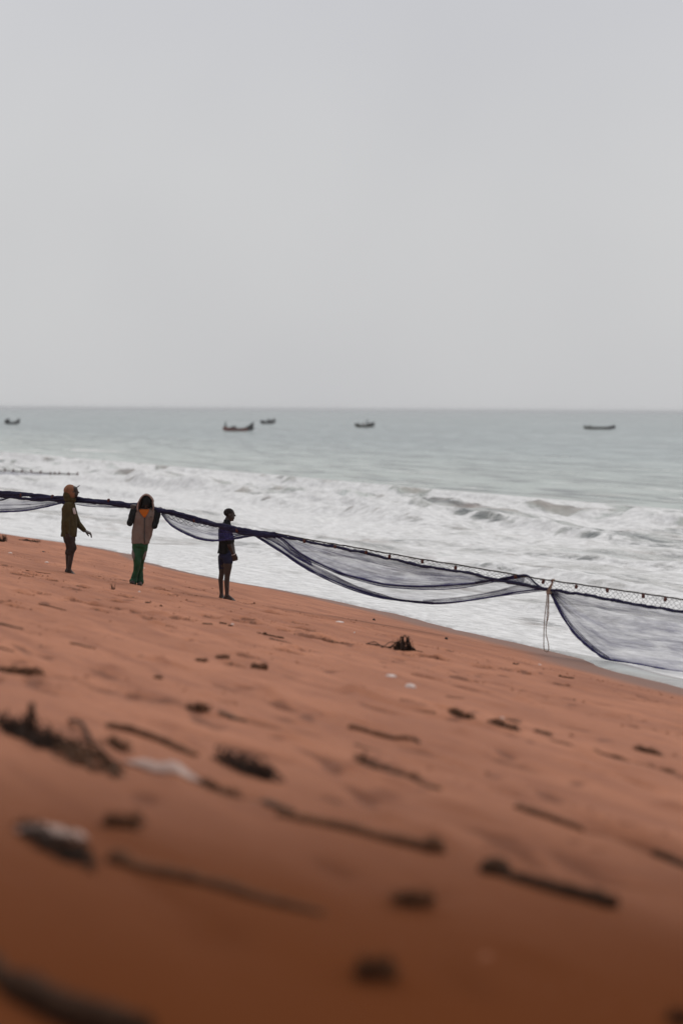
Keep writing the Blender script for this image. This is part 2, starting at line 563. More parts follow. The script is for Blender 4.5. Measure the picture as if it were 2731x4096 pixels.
wat = g.mix(g.ss(g.math('ADD', g.attr('silt'), g.math('MULTIPLY', g.math('SUBTRACT', wv2, .5), .6)), .2, 1.7), wat, (.31, .25, .21))
fcol = g.mix(g.ss(g.noise(uva, 3.0, 6, .7), .25, .75), (.54, .535, .52), (.88, .875, .86))
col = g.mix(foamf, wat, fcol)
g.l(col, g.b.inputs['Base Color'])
g.l(g.math('ADD', .24, g.math('MULTIPLY', foamf, .5)), g.b.inputs['Roughness'])
g.b.inputs['IOR'].default_value = 1.33
g.l(g.math('SUBTRACT', .34, g.math('MULTIPLY', foamf, .28)), g.b.inputs['Specular IOR Level'])
big = g.noise(uvl, .22, 4, .6, .3)
nb = g.bump(big, .6, 1.2)
nb = g.bump(wv, .5, .3, nb)
nb = g.bump(wv2, .7, .14, nb)
nb = g.bump(wv3, .5, .05, nb)
nb = g.bump(foamf, .3, .04, nb)
g.l(nb, g.b.inputs['Normal'])
SEA = g.m

# ---- fine netting: threads too thin to see one by one, let the light through between them
g = NT('fine_netting')
uv = g.uvscale(2.2, 16)
fib = g.noise(uv, 1.0, 5, .65, .6)
den = g.math('MULTIPLY', g.attr('thread'), g.math('ADD', .62, g.math('MULTIPLY', g.ss(g.noise(g.uvscale(.9, 3.2), 1.3, 4, .6, .8), .3, .7), .76)))
fac = g.math('MULTIPLY', den, g.math('ADD', .72, g.math('MULTIPLY', g.ss(fib, .3, .7), .56)), None, True)
g.b.inputs['Base Color'].default_value = (.054, .050, .20, 1)
g.b.inputs['Roughness'].default_value = .8
g.b.inputs['Specular IOR Level'].default_value = .15
tr = g.n('ShaderNodeBsdfTransparent'); mx = g.n('ShaderNodeMixShader')
g.l(fac, mx.inputs[0]); g.l(tr.outputs[0], mx.inputs[1]); g.l(g.b.outputs[0], mx.inputs[2])
g.l(mx.outputs[0], g.t.nodes['Material Output'].inputs['Surface'])
NETM = g.m

NAVY = simple('indigo_twine', (.040, .037, .120), .85, .2, .4, 30, .6, 80)
NAVYD = simple('dark_gathered_twine', (.019, .018, .052), .85, .2, .4, 25, .7, 60)
ROPEG = simple('olive_headline', (.045, .038, .032), .85, .2, .3, 30, .5, 90)
TWINE = simple('grey_twine', (.06, .055, .065), .85, .2, .3, 30)
CORK = simple('red_brown_float', (.085, .022, .014), .7, .3, .35, 40, .3, 60)
TAN = simple('tan_rope', (.30, .22, .17), .85, .2, .25, 40, .5, 120)
SKIN = simple('dark_skin', (.036, .019, .013), .55, .4, .15, 14)
OLIVE = simple('olive_fleece', (.062, .046, .020), .95, .1, .25, 9, .4, 120)
HOODT = simple('tan_fleece', (.21, .098, .055), .95, .1, .2, 9, .4, 120)
BROWNP = simple('brown_cotton', (.040, .026, .021), .9, .15, .25, 9, .3, 90)
GREYH = simple('taupe_fleece', (.185, .135, .112), .95, .1, .12, 7, .5, 160)
PALEH = simple('pale_fleece_lining', (.33, .235, .20), .95, .1, .12, 7, .5, 160)
BLACKC = simple('black_cotton', (.014, .014, .014), .9, .15, .3, 9, .3, 90)
ORNG = simple('orange_cotton', (.42, .10, .012), .9, .15, .12, 9, .2, 90)
GREENT = simple('green_tracksuit', (.006, .055, .018), .6, .35, .3, 8, .3, 50)
GREYP = simple('grey_side_panel', (.17, .13, .115), .85, .2, .15, 9)
NAVYC = simple('navy_cotton', (.018, .018, .042), .9, .15, .25, 9, .3, 90)
WHITEP = simple('white_print', (.62, .53, .50), .8, .2, .12, 30)
CAPM = simple('grey_cap_cloth', (.05, .055, .06), .85, .2, .2, 20)
SHOE = simple('dark_shoe_rubber', (.03, .02, .016), .7, .3, .3, 20)
ZIPM = simple('dark_zip', (.05, .042, .04), .5, .4, .2, 50)
WOOD = simple('dark_driftwood', (.115, .050, .025), .9, .15, .45, 14, .7, 40)
WOODG = simple('grey_driftwood', (.115, .066, .043), .9, .15, .4, 14, .7, 40)
WOODK = simple('black_wet_wood', (.046, .023, .013), .9, .08, .5, 14, .7, 40)
WEED = simple('dark_seaweed', (.030, .016, .010), .9, .1, .5, 20, .5, 40)
WEEDB = simple('brown_seaweed', (.088, .038, .016), .85, .2, .5, 20, .5, 40)
CLOD = simple('damp_sand_clod', (.19, .074, .040), .95, .1, .3, 14, .6, 40)
STONE = simple('dark_pebble', (.035, .025, .022), .8, .25, .4, 14, .5, 30)
SHELL = simple('white_scrap', (.62, .50, .45), .7, .3, .15, 14, .3, 30)
BAG = simple('pale_plastic', (.33, .20, .15), .45, .4, .15, 9, .3, 20)
HULLK = simple('dark_boat_paint', (.055, .056, .055), .6, .35, .4, 3, .4, 10)
HULLR = simple('red_boat_paint', (.21, .065, .042), .6, .35, .3, 3, .4, 10)
HULLG = simple('olive_boat_paint', (.085, .085, .06), .6, .35, .4, 3, .4, 10)
BWOOD = simple('weathered_boat_wood', (.16, .10, .07), .8, .2, .3, 5, .4, 10)
CLOTHP = simple('pale_green_shirt', (.28, .33, .29), .9, .1, .15, 9)
CLOTHD = simple('dark_work_clothes', (.03, .03, .035), .9, .1, .2, 9)

# ------------------------------------------------------------------ the ground
def axis(parts):
    out = []
    for a, b, s in parts: out.append(np.arange(a, b, s))
    return np.concatenate(out)
def grow(a, b, s, k=1.25):
    out = [a]
    while out[-1] < b: out.append(out[-1] + s); s *= k
    return np.array(out)

tt = np.concatenate([-grow(27.06, 8000, .2)[::-1], axis([(-27, -6, .05), (-6, 14, .07), (14, 56, .13)]), grow(56, 9000, .3)])
uu = np.concatenate([-grow(15.06, 8000, .08)[::-1], axis([(-15, 1.2, .055)]), grow(1.25, 45, .15, 1.2)])
T_, U_ = np.meshgrid(tt, uu)
Z_ = sand_full(T_, U_)
X_ = OX + T_ * TX + U_ * NX; Y_ = OY + T_ * TY + U_ * NY
wet = sst(-1, -.05, (U_ - edge_u(T_)) / (.65 + 1.1 * sst(24, 8, T_)))
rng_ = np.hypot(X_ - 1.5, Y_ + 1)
vignette = sst(23, 7.0, rng_ + 3.0 * (fbm(T_ / 6, U_ / 2.5, 44, 3) - .5))  # lens vignette: darkens the sand colour towards the camera
sand = grid_obj('beach_sand', np.stack([X_, Y_, Z_], -1), SAND, np.stack([T_, U_], -1), {'wet': wet, 'vignette': vignette, 'scuff_shade': scuff_shade_map(T_, U_)})
tag(sand, kind='structure')

# ------------------------------------------------------------------ the sea
vv = np.concatenate([axis([(0, 3, .08), (3, 12, .14), (12, 48, .26), (48, 70, .5), (70, 230, 1.0)]), grow(230, 40000, 1.2, 1.12)])
ts = np.concatenate([-grow(6.1, 30000, .3, 1.3)[::-1], axis([(-6, 55, .13), (55, 150, .3), (150, 260, .6), (260, 520, 1.1)]), grow(520, 42000, 1.4, 1.12)])
T_, V_ = np.meshgrid(ts, vv)
E_ = edge_u(T_)
U_ = V_ + E_ * np.exp(-V_ / 4.0)
X_ = OX + T_ * TX + U_ * NX; Y_ = OY + T_ * TY + U_ * NY
lim = sst(1500, 500, np.hypot(T_, V_))
lev = .28 * np.exp(-V_ / 11.0)
hw = np.zeros_like(T_)
am = fbm(T_ / 45, V_ / 25, 61, 2)
ph = 2 * np.pi * (V_ + 9 * fbm(T_ / 70, V_ / 60, 62, 2)) / 21.0
hw += .55 * am * ((np.sin(ph) + 1) / 2) ** 2.5 * sst(18, 60, V_) * lim
chop = fbm(T_ / 2.8, V_ / 2.0, 63, 4, .55) - .5
hw += chop * (.17 * sst(2, 12, V_) * sst(75, 30, V_) + 1.1 * sst(10, 60, V_)) * lim
hw += (fbm(T_ / 7, V_ / 4.2, 68, 3, .5) - .5) * .95 * sst(35, 70, V_) * lim
hw += (fbm(T_ / 10, V_ / 4, 67, 3) - .5) * .22 * sst(6, 25, V_) * lim
foam = .50 * sst(42, 14, V_ + 24 * (fbm(T_ / 15, V_ / 11, 65, 4, .6) - .5)) + .14 * sst(75, 25, V_) + .45 * sst(.62, .76, fbm(T_ / 9, V_ / 2.5, 69, 3)) * sst(20, 40, V_) * sst(230, 60, V_)
foam = foam - .55 * (fbm(T_ / 9, V_ / 3.2, 66, 3) - .42) * sst(2, 5, V_) * sst(60, 30, V_)
# the foaming swash front, and the clear film that runs ahead of it on the near side
film = sst(9, 3, T_) * .9 * (.55 + 1.0 * vnoise(T_ / 5, T_ * 0, 71))
foam = foam + .42 * sst(5.5, 1.5, V_) * sst(film - .15, film + .25, V_)
foam = foam * np.where(film > .05, sst(film - .18, film + .12, V_), 1)
foam -= .30 * sst(16, 6, T_) * sst(4.0, 6, V_) * sst(13, 9, V_)
silt = np.zeros_like(T_)
brk_src = [  # crest centre in the picture, half length along the shore, height, whiteness
    (1400, 1925, 26, .85, 1.0), (1790, 2022, 9, .6, .8), (2640, 1992, 13, .95, 1.5), (95, 1820, 14, .7, .9), (180, 1815, 12, .6, .7),
    (390, 1852, 12, .55, .8), (560, 1890, 10, .5, .7), (440, 1768, 17, 1.1, 1.0), (620, 1860, 26, .45, 1.0), (2250, 1985, 8, .4, .8), (1150, 1890, 9, .9, .9),
    (2380, 2035, 10, .5, .9), (700, 1930, 14, .5, .9), (1300, 2010, 16, .45, .9)]
for (X, Y, Lh, hh, fw_) in brk_src:
    p = hit(X, Y, lambda t, u: .45)
    t0, u0 = tu(p.x, p.y)
    c0, c1 = np.searchsorted(ts, [t0 - 1.5 * Lh, t0 + 1.5 * Lh]); r0, r1 = np.searchsorted(vv, [max(0, u0 - 14), u0 + 14])
    Tw, Vw = T_[r0:r1, c0:c1], V_[r0:r1, c0:c1]
    wob = 2.4 * (fbm(Tw / 6, Tw * 0, int(X), 3) - .5)
    dv = Vw - (u0 + wob)
    al = np.exp(-((Tw - t0) / Lh) ** 4) * (.45 + .9 * fbm(Tw / 4, Tw * 0 + 2, int(X) + 1, 2))
    prof = np.where(dv < 0, np.exp(-(dv / .8) ** 2), np.exp(-(dv / 3.0) ** 2))
    hw[r0:r1, c0:c1] += 1.1 * hh * al * prof * (.7 + .6 * fbm(Tw / 1.2, Vw / .8, 81, 3))
    n82 = fbm(Tw / 3, Vw / 2, 82, 3)
    foam[r0:r1, c0:c1] += fw_ * al * (np.where(dv < 0, np.exp(-(dv / 5) ** 2), np.exp(-(dv / .8) ** 2)) * .8) * (.45 + 1.1 * n82)
    foam[r0:r1, c0:c1] -= 1.05 * al * np.exp(-((dv + .45) / .5) ** 2) * sst(.42, .6, fbm(Tw / 2.2, Vw / 3, 84, 3))
    silt[r0:r1, c0:c1] += 1.2 * al * np.exp(-((dv + .1) / .8) ** 2) * sst(.40, .58, fbm(Tw / 2.2, Vw / 3, 84, 3))
    foam[r0:r1, c0:c1] -= .5 * al * np.exp(-((dv - 2.6) / 1.6) ** 2) * sst(.35, .6, fbm(Tw / 6, Vw / 3, 85, 3))
nr_ = int(np.searchsorted(vv, 40)); Tw, Vw = T_[:nr_], V_[:nr_]
for (v0, hh, a_, sd) in [(2.6, .07, .35, 1), (6.2, .18, .5, 2), (10.5, .24, .45, 3), (15.5, .30, .45, 4), (21, .34, .4, 5), (26, .34, .35, 6)]:
    wob = 4.0 * (fbm(Tw[:1] / 11, Tw[:1] * 0, 90 + sd, 4) - .5)
    dv = Vw - v0 - wob
    al = sst(.35, .6, fbm(Tw[:1] / 9, Tw[:1] * 0 + 5, 95 + sd, 2))
    prof = np.where(dv < 0, np.exp(-(dv / .35) ** 2), np.exp(-(dv / 1.6) ** 2))
    hw[:nr_] += hh * al * prof * (.7 + .6 * fbm(Tw / .8, Vw / .5, 83, 3))
    foam[:nr_] += a_ * al * np.where(dv < 0, np.exp(-(dv / 1.6) ** 2), np.exp(-(dv / .3) ** 2)) - .30 * al * np.exp(-((dv - 1.3) / .9) ** 2)
    foam[:nr_] -= .55 * al * np.exp(-((dv + .25) / .3) ** 2) * sst(.45, .62, fbm(Tw / 2, Vw / 2, 86 + sd, 2))
SZ = sand_z(T_, U_)
film_z = SZ - .02 + .075 * (1 - np.exp(-V_ / .15))
zl = lev + hw
k_ = .06
d_ = np.clip((zl - film_z) / k_, -40, 40)
Zs = film_z + k_ * np.log1p(np.exp(d_))
Zs = np.where(V_ < .05, SZ - .03, Zs)
far = np.hypot(X_, Y_)
foam = np.clip(foam, 0, 1.15)
sea = grid_obj('sea', np.stack([X_, Y_, Zs], -1), SEA, np.stack([T_, V_], -1), {'foam': foam, 'silt': np.clip(silt, 0, 1), 'off': np.clip((V_ - 5) / 120, 0, 1)})
tag(sea, kind='structure')

# ------------------------------------------------------------------ people
def V(*a): return Vector(a)
SKULL = {}
def head(mb, c, f, up=Vector((0, 0, 1)), k=1.0):
    f = f.normalized(); s_ = up.cross(f).normalized(); up = f.cross(s_).normalized()
    rot = Matrix((f, s_, up)).transposed()
    P = lambda a, b, d: c + (f * a + s_ * b + up * d) * k
    mb.ell(P(-.008, 0, .035), .100 * k, .077 * k, .083 * k, rot=rot)
    mb.ell(P(.022, 0, -.035), .070 * k, .062 * k, .085 * k, rot=rot)
    mb.capsule(P(.062, 0, -.095), .024 * k, P(.03, 0, -.09), .035 * k)
    mb.capsule(P(.088, 0, .018), .008 * k, P(.108, 0, -.018), .015 * k)
    mb.capsule(P(.088, -.018, -.052), .012 * k, P(.088, .018, -.052), .012 * k)
    mb.capsule(P(.084, -.018, -.066), .012 * k, P(.084, .018, -.066), .012 * k)
    mb.capsule(P(.084, -.035, .032), .011 * k, P(.084, .035, .032), .011 * k)
    for q in (-1, 1):
        mb.ell(P(-.01, q * .079, -.012), .022 * k, .010 * k, .032 * k, rot=rot)
    return P

def eyes(P, parent):
    for q in (-1, 1):
        e = MB(); e.ell(P(.0795, q * .03, .012), .010, .010, .010, 10, 7); e.obj('eye', EYE, parent)

HAIRM = simple('cropped_hair', (.018, .013, .011), .9, .15, .2, 60, .3, 200)
EYE = simple('dark_eye', (.09, .075, .07), .3, .5, .1, 10)

def hand(mb, wrist, d, pn, curl, k=1.0, thumb=-1, spread=.024):
    d = d.normalized(); pn = (pn - d * pn.dot(d)).normalized(); sd_ = d.cross(pn)
    for q, ln in ((-1.5, .068), (-.5, .080), (.5, .075), (1.5, .058)):
        kn = wrist + d * (.088 - abs(q) * .004) * k + sd_ * q * spread * k
        mb.capsule(wrist + d * .01 * k + sd_ * q * .014 * k, .017 * k, kn, .0125 * k, 10)
        a = 0; p = kn; r = .0098
        for j, fr in enumerate((.45, .32, .23)):
            a += curl * (1 + .12 * q)
            dd = d * math.cos(a) + pn * math.sin(a)
            p2 = p + dd * ln * fr * k
            mb.capsule(p, r * k, p2, (r - .0009) * k, 10)
            p = p2; r -= .0009
    b = wrist + d * .028 * k + sd_ * thumb * .03 * k
    e = b + (d * .035 + sd_ * thumb * .028 + pn * .02) * k
    mb.capsule(b, .017 * k, e, .012 * k, 10)
    mb.capsule(e, .0115 * k, e + (d * .028 + pn * .016 - sd_ * thumb * .004) * k, .009 * k, 10)

def foot(mb, ank, toe, zg, r=.032):
    heel = V(ank.x, ank.y, zg(ank.x, ank.y) + .03) - (toe - ank).normalized() * .045
    heel.z = zg(heel.x, heel.y) + .03
    ball = V(*(heel.lerp(toe, .72))); ball.z = zg(ball.x, ball.y) + .026
    mb.capsule(ank, .040, heel, .033); mb.capsule(heel, .031, ball, .034)
    mb.capsule(ank, .036, ball, .028)
    d = (toe - heel); d.z = 0; L_ = d.length; d.normalize(); sd_ = V(-d.y, d.x, 0)
    for q in range(5):
        o = (q - 2) * .017
        t0 = ball + sd_ * o
        t1 = t0 + d * (.055 - abs(q - 1.2) * .006); t1.z = zg(t1.x, t1.y) + .013
        mb.capsule(t0, .016, t1, .011, 10)

def limb(mb, pts):
    for (a, ra), (b, rb) in zip(pts[:-1], pts[1:]): mb.capsule(a, ra, b, rb, 16)

class Body:
    def __init__(s, X, Y, zx0, zy0, k, label):
        p = on_plain(X, Y); s.o = Vector((p.x, p.y, gz(p.x, p.y)))
        s.zx0, s.zy0, s.k = zx0, zy0, k * p.y / 45.5
        s.e = empty('person', s.o)
        tag(s.e, label, 'person', 'fishermen carrying the net along the beach')
    def P(s, zx, zy, y=0.0): return V((zx - s.zx0) * s.k, y, (s.zy0 - zy) * s.k)
    def zg(s, x, y): return gz(s.o.x + x, s.o.y + y) - s.o.z - .014

def ringed(b, rows):
    """rows: zy, zx_left, zx_right, half depth, y centre -> loft rings"""
    out = []
    for zy, a, c, ry, cy in rows:
        l = b.P(a, zy); r = b.P(c, zy)
        out.append(((l.x + r.x) / 2, cy, l.z, (r.x - l.x) / 2, ry))
    return sorted(out, key=lambda q: q[2])

def front_patch(rings, zs, x0s, x1s, off, name, mat, parent, sgn=-1, nx=6, thick=.006):
    """a patch lying on the front (towards the sea-facing or land-facing side) of a lofted garment"""
    rz = [r[2] for r in rings]
    mbp = MB(); rows = len(zs)
    for lay in (0, 1):
        for z, a, c in zip(zs, x0s, x1s):
            cx, cy, rx, ry = [float(np.interp(z, rz, [r[i] for r in rings])) for i in (0, 1, 3, 4)]
            for j in range(nx + 1):
                x = a + (c - a) * j / nx
                q = max(0.0, 1 - ((x - cx) / rx) ** 2) ** .5
                mbp.v.append(V(x, cy + sgn * (ry * q + off - lay * thick * 2), z))
    w_ = nx + 1; h_ = rows * w_
    for i in range(rows - 1):
        for j in range(nx):
            a = i * w_ + j
            mbp.f.append((a, a + 1, a + w_ + 1, a + w_)); mbp.f.append((h_ + a, h_ + a + w_, h_ + a + w_ + 1, h_ + a + 1))
    for i in range(rows - 1):
        for j in (0, nx):
            a = i * w_ + j; mbp.f.append((a, a + w_, h_ + a + w_, h_ + a))
    for i in (0, rows - 1):
        for j in range(nx):
            a = i * w_ + j; mbp.f.append((a, a + 1, h_ + a + 1, h_ + a))
    return mbp.obj(name, mat, parent)

# --- person in the olive hooded jacket, left
b = Body(279.5, 2290.5, 350, 2176, .809e-3, 'person in olive jacket with tan hood up and peaked cap, one arm reaching forward')
P1Y = b.o.y
mb = MB()
hp = head(mb, b.P(432, 285), V(1, .12, -.02))
mb.capsule(b.P(375, 420), .055, b.P(350, 540), .065)
mb.loft(ringed(b, [(1340, 215, 470, .15, 0), (1150, 215, 470, .13, 0), (900, 210, 470, .135, 0), (650, 215, 445, .155, 0), (560, 250, 420, .13, 0)]))
for sg, pts, toe in ((-1, [(340, 1330, .085), (425, 1600, .062), (395, 1800, .050), (352, 2075, .036)], (470, 2180)),
                     (1, [(340, 1330, .085), (345, 1630, .060), (300, 1800, .050), (300, 2060, .036)], (420, 2165))):
    y = sg * .095
    pp = [(b.P(x, z, y), r) for x, z, r in pts]
    a = pp[-1][0]; a.z = b.zg(a.x, a.y) + .085
    limb(mb, pp)
    t = b.P(toe[0], toe[1], y - .03); t.z = b.zg(t.x, t.y) + .015
    foot(mb, a, t, b.zg)
# near arm hangs, far arm reaches forward
limb(mb, [(b.P(315, 610, -.17), .05), (b.P(295, 960, -.2), .038), (b.P(325, 1235, -.19), .027)])
hand(mb, b.P(325, 1240, -.19), V(.12, 0, -1), V(.3, 1, 0), .45)
limb(mb, [(b.P(370, 610, .17), .05), (b.P(500, 1020, .19), .038), (b.P(690, 1200, .13), .027)])
hand(mb, b.P(690, 1203, .13), V(1, -.05, -.45), V(-.4, .15, -1), .5, 1.28)
mb.fused('body', SKIN, b.e, .007)
eyes(hp, b.e)
mb = MB()
J1 = ringed(b, [(1335, 140, 505, .175, 0), (1240, 150, 515, .172, 0), (1050, 165, 525, .168, 0), (850, 172, 510, .17, 0), (680, 180, 470, .182, 0), (590, 205, 455, .165, 0), (520, 265, 440, .11, 0), (480, 300, 430, .08, 0)])
mb.loft(J1, 24)
limb(mb, [(b.P(320, 600, -.165), .072), (b.P(295, 960, -.205), .058), (b.P(322, 1215, -.195), .042)])
limb(mb, [(b.P(370, 600, .165), .07), (b.P(505, 1025, .19), .054), (b.P(672, 1185, .135), .040)])
jk = mb.fused('jacket', OLIVE, b.e, .009, 4, (.046, 8, 4, 3))
mbp = MB()                                                                    # pale print on the chest, wrapping to the near side
for yy, zt, zb in ((-.112, 672, 790), (-.094, 655, 806), (-.072, 668, 796), (-.045, 662, 802)):
    pts = []
    for i in range(7):
        zy = zt + (zb - zt) * i / 6
        z = b.P(0, zy).z
        rz = [r[2] for r in J1]
        cx, rx, ry = [float(np.interp(z, rz, [r[q] for r in J1])) for q in (0, 3, 4)]
        x = cx + rx * max(0, 1 - (yy / ry) ** 2) ** .5
        pts.append(V(x + .004, yy, z))
    mbp.tube(pts, .0125, 6)
mbp.obj('chest_print', WHITEP, b.e)
mb = MB()
mb.ell(b.P(352, 262), .122, .112, .128); mb.ell(b.P(375, 330), .108, .108, .125)
mb.fused('hood', HOODT, b.e, .009, 3, (.02, 9, 7, 4))
mb = MB()
mb.ell(b.P(318, 372), .108, .118, .118); mb.capsule(b.P(330, 430), .100, b.P(420, 480), .070); mb.ell(b.P(345, 470), .115, .13, .075)
mb.fused('hood_collar', OLIVE, b.e, .009, 3, (.02, 9, 7, 6))
mb = MB()                                                                     # cap brim sticking out of the hood
f0 = b.P(470, 205); f1 = b.P(578, 128)
for i in range(3):
    t0 = f0.lerp(f1, i / 3); t1 = f0.lerp(f1, (i + 1) / 3)
    for yy in (-.06, -.03, 0, .03, .06):
        q = 1 - (yy / .09) ** 2
        mb.capsule(f0 + V(0, yy, -.01) + (f1 - f0) * (i / 3) * q, .008, f0 + V(0, yy, -.01) + (f1 - f0) * ((i + 1) / 3) * q, .008, 8)
mb.fused('cap_brim', CAPM, b.e, .006, 2)
mb = MB()
mb.loft(ringed(b, [(1250, 190, 480, .165, 0), (1400, 200, 490, .165, 0), (1450, 210, 490, .16, 0)]), 20)
for sg, pts in ((-1, [(340, 1390, .11), (430, 1590, .086), (385, 1700, .07)]), (1, [(335, 1390, .105), (345, 1600, .08), (315, 1720, .068)])):
    limb(mb, [(b.P(x, z, sg * .09), r) for x, z, r in pts])
mb.fused('trousers', BROWNP, b.e, .009, 3, (.024, 8, 8, 5))

# --- person in the taupe zipped hoodie, middle, walking towards the camera with the net on the shoulders
b = Body(548, 2336.5, 390, 2218, .816e-3, 'person in taupe zipped hoodie and green track trousers carrying net across both shoulders')
P2Y = b.o.y
mb = MB()
hp = head(mb, b.P(612, 335, -.015), V(-.05, -1, -.75), V(.05, -.75, 1))
mb.capsule(b.P(600, 430), .055, b.P(575, 540), .065)
mb.loft(ringed(b, [(1300, 300, 650, .11, 0), (1100, 320, 670, .10, 0), (900, 350, 740, .105, 0), (650, 350, 790, .115, 0), (540, 400, 760, .08, 0)]))
for pts, toe in (([(405, 1300, 0, .085), (400, 1680, -.05, .058), (375, 1850, -.03, .05), (318, 2110, .0, .038)], (285, 2200, -.17)),
                 ([(545, 1300, 0, .085), (475, 1660, .05, .058), (458, 1850, .1, .05), (448, 2110, .12, .038)], (462, 2215, -.05))):
    pp = [(b.P(x, z, y), r) for x, z, y, r in pts]
    a = pp[-1][0]; a.z = b.zg(a.x, a.y) + .085
    limb(mb, pp)
    t = b.P(*toe); t.z = b.zg(t.x, t.y) + .015
    foot(mb, a, t, b.zg)
limb(mb, [(b.P(335, 545), .05), (b.P(232, 775, -.06), .040), (b.P(290, 500, .0), .028)])
limb(mb, [(b.P(810, 565), .05), (b.P(808, 850, -.06), .040), (b.P(895, 560, .0), .028)])
hand(mb, b.P(295, 480, -.01), V(.25, .25, 1), V(0, 1, .2), .75, 1.0, 1)
hand(mb, b.P(898, 545, -.01), V(.15, .25, 1), V(0, 1, .2), .75, 1.0, -1)
mb.fused('body', SKIN, b.e, .007)
eyes(hp, b.e)
mb = MB()
J2 = ringed(b, [(1262, 262, 690, .145, 0), (1190, 262, 705, .148, 0), (1000, 270, 735, .142, 0), (850, 285, 790, .142, 0), (650, 296, 835, .15, 0), (560, 310, 832, .13, 0), (500, 345, 800, .105, .0), (460, 420, 750, .08, .01)])
mb.loft(J2, 28)
mb.ell(b.P(590, 478, .035), .135, .075, .055)
mb.fused('hoodie', GREYH, b.e, .009, 4, (.050, 7, 4, 13))
mb = MB()
limb(mb, [(b.P(350, 540, .0), .072), (b.P(234, 785, -.06), .062), (b.P(280, 510, .0), .045)])
mb.fused('sleeve', BLACKC, b.e, .009, 3, (.02, 12, 9, 14))
mb = MB()
limb(mb, [(b.P(800, 560, .0), .07), (b.P(805, 855, -.06), .058), (b.P(890, 575, .0), .044)])
mb.fused('sleeve', BLACKC, b.e, .009, 3, (.02, 12, 9, 15))
zz = [b.P(0, q).z for q in (650, 610, 570, 530, 490, 462)]
front_patch(J2, zz, [b.P(x, 0).x for x in (568, 534, 498, 470, 452, 446)], [b.P(x, 0).x for x in (590, 620, 645, 665, 678, 684)], .026, 'shirt', ORNG, b.e)
zz = [b.P(0, q).z for q in (1255, 1150, 1000, 850, 750, 655)]
front_patch(J2, zz, [b.P(568, 0).x] * 6, [b.P(592, 0).x] * 6, .020, 'zip', ZIPM, b.e, nx=2)
zz = [b.P(0, q).z for q in (640, 625)]
front_patch(J2, zz, [b.P(705, 0).x] * 2, [b.P(752, 0).x] * 2, .022, 'chest_mark', ZIPM, b.e, nx=3)
# hood: an open shell round the head, pale rim
hc = b.P(608, 318, -.01)
NA, ND = 36, 9
vs = []
for i in range(ND):
    q = i / (ND - 1)
    yy = -.105 + .245 * q
    rr = math.cos(R(90) * max(0, (q - .35) / .65) ** 1.4) if q > .35 else 1.0
    rr *= (.96 + .08 * min(1, q / .3))
    for j in range(NA):
        a = R(-40) + R(260) * j / (NA - 1)
        lower = max(0, -math.sin(a))
        x = math.cos(a) * .142 * rr * (1 - .20 * max(0, math.sin(a)) ** 2); z = math.sin(a) * .166 * rr
        if z < 0: x = x * (1 + .25 * lower) + (-.02 if math.cos(a) < 0 else .012) * lower * 2; z *= 1.5
        vs.append(hc + V(x - .012 * (z < .02), yy + .05 * lower, z))
mbh = MB(); mbh.v = vs
for i in range(ND - 1):
    for j in range(NA - 1):
        a = i * NA + j; mbh.f.append((a, a + 1, a + NA + 1, a + NA))
ho = mbh.obj('hood', GREYH, None)
md = ho.modifiers.new('s', 'SOLIDIFY'); md.thickness = .014; md.offset = 0
dg = bpy.context.evaluated_depsgraph_get()
me_ = bpy.data.meshes.new_from_object(ho.evaluated_get(dg)); ho.modifiers.clear(); ho.data = me_; ho.parent = b.e
mbr = MB(); mbr.tube(vs[:NA], [.007 + .009 * (j / (NA - 1)) for j in range(NA)], 8)
mbr.obj('hood_rim', PALEH, ho)
mb = MB(); mb.ell(b.P(612, 290, -.02), .108, .112, .125); mb.fused('beanie_shade', BLACKC, b.e, .009, 2, (.01, 10, 10, 2))  # beanie made oversized, its black standing in for shade inside the hood
mb = MB(); mb.ell(b.P(590, 405, .01), .10, .08, .05); mb.fused('neck_shade', BLACKC, b.e, .009, 2, (.012, 10, 10, 12))  # black pad added at the neck to darken the hood opening
mb = MB()
mb.loft(ringed(b, [(1180, 285, 675, .125, 0), (1280, 285, 665, .125, 0), (1340, 290, 655, .122, 0)]), 22)
limb(mb, [(b.P(400, 1330), .100), (b.P(402, 1660, -.05), .074), (b.P(375, 1900, -.03), .060), (b.P(325, 2080, -.01), .066), (b.P(305, 2140, -.03), .074)])
limb(mb, [(b.P(545, 1330), .098), (b.P(468, 1650, .05), .072), (b.P(445, 1900, .1), .058), (b.P(452, 2090, .11), .066), (b.P(462, 2150, .1), .074)])
mb.fused('track_trousers', GREENT, b.e, .009, 3, (.042, 9, 5, 16))
for pts in ([(298, 1400, .0), (306, 1480, -.02), (318, 1560, -.04), (326, 1625, -.045)], [(612, 1440, .0), (580, 1520, .02), (560, 1580, .03), (540, 1630, .035)]):
    mb = MB(); mb.tube([b.P(x + (8 if x < 400 else -8), z, y - .055) for x, z, y in pts], [.02, .034, .032, .014], 8); mb.obj('side_panel', GREYP, b.e)
for a, t in (((316, 2150, .0), (285, 2200, -.19)), ((452, 2160, .12), (462, 2215, -.07))):
    a = b.P(*a); t = b.P(*t); a.z = b.zg(a.x, a.y) + .05; t.z = b.zg(t.x, t.y) + .03
    mb = MB(); h_ = V(a.x, a.y + .05, b.zg(a.x, a.y + .05) + .042)
    mb.capsule(h_, .046, a.lerp(t, .55), .048); mb.capsule(a.lerp(t, .4) , .05, t, .036); mb.capsule(a + V(0, 0, .03), .046, h_, .045)
    mb.fused('shoe', SHOE, b.e, .008, 2)

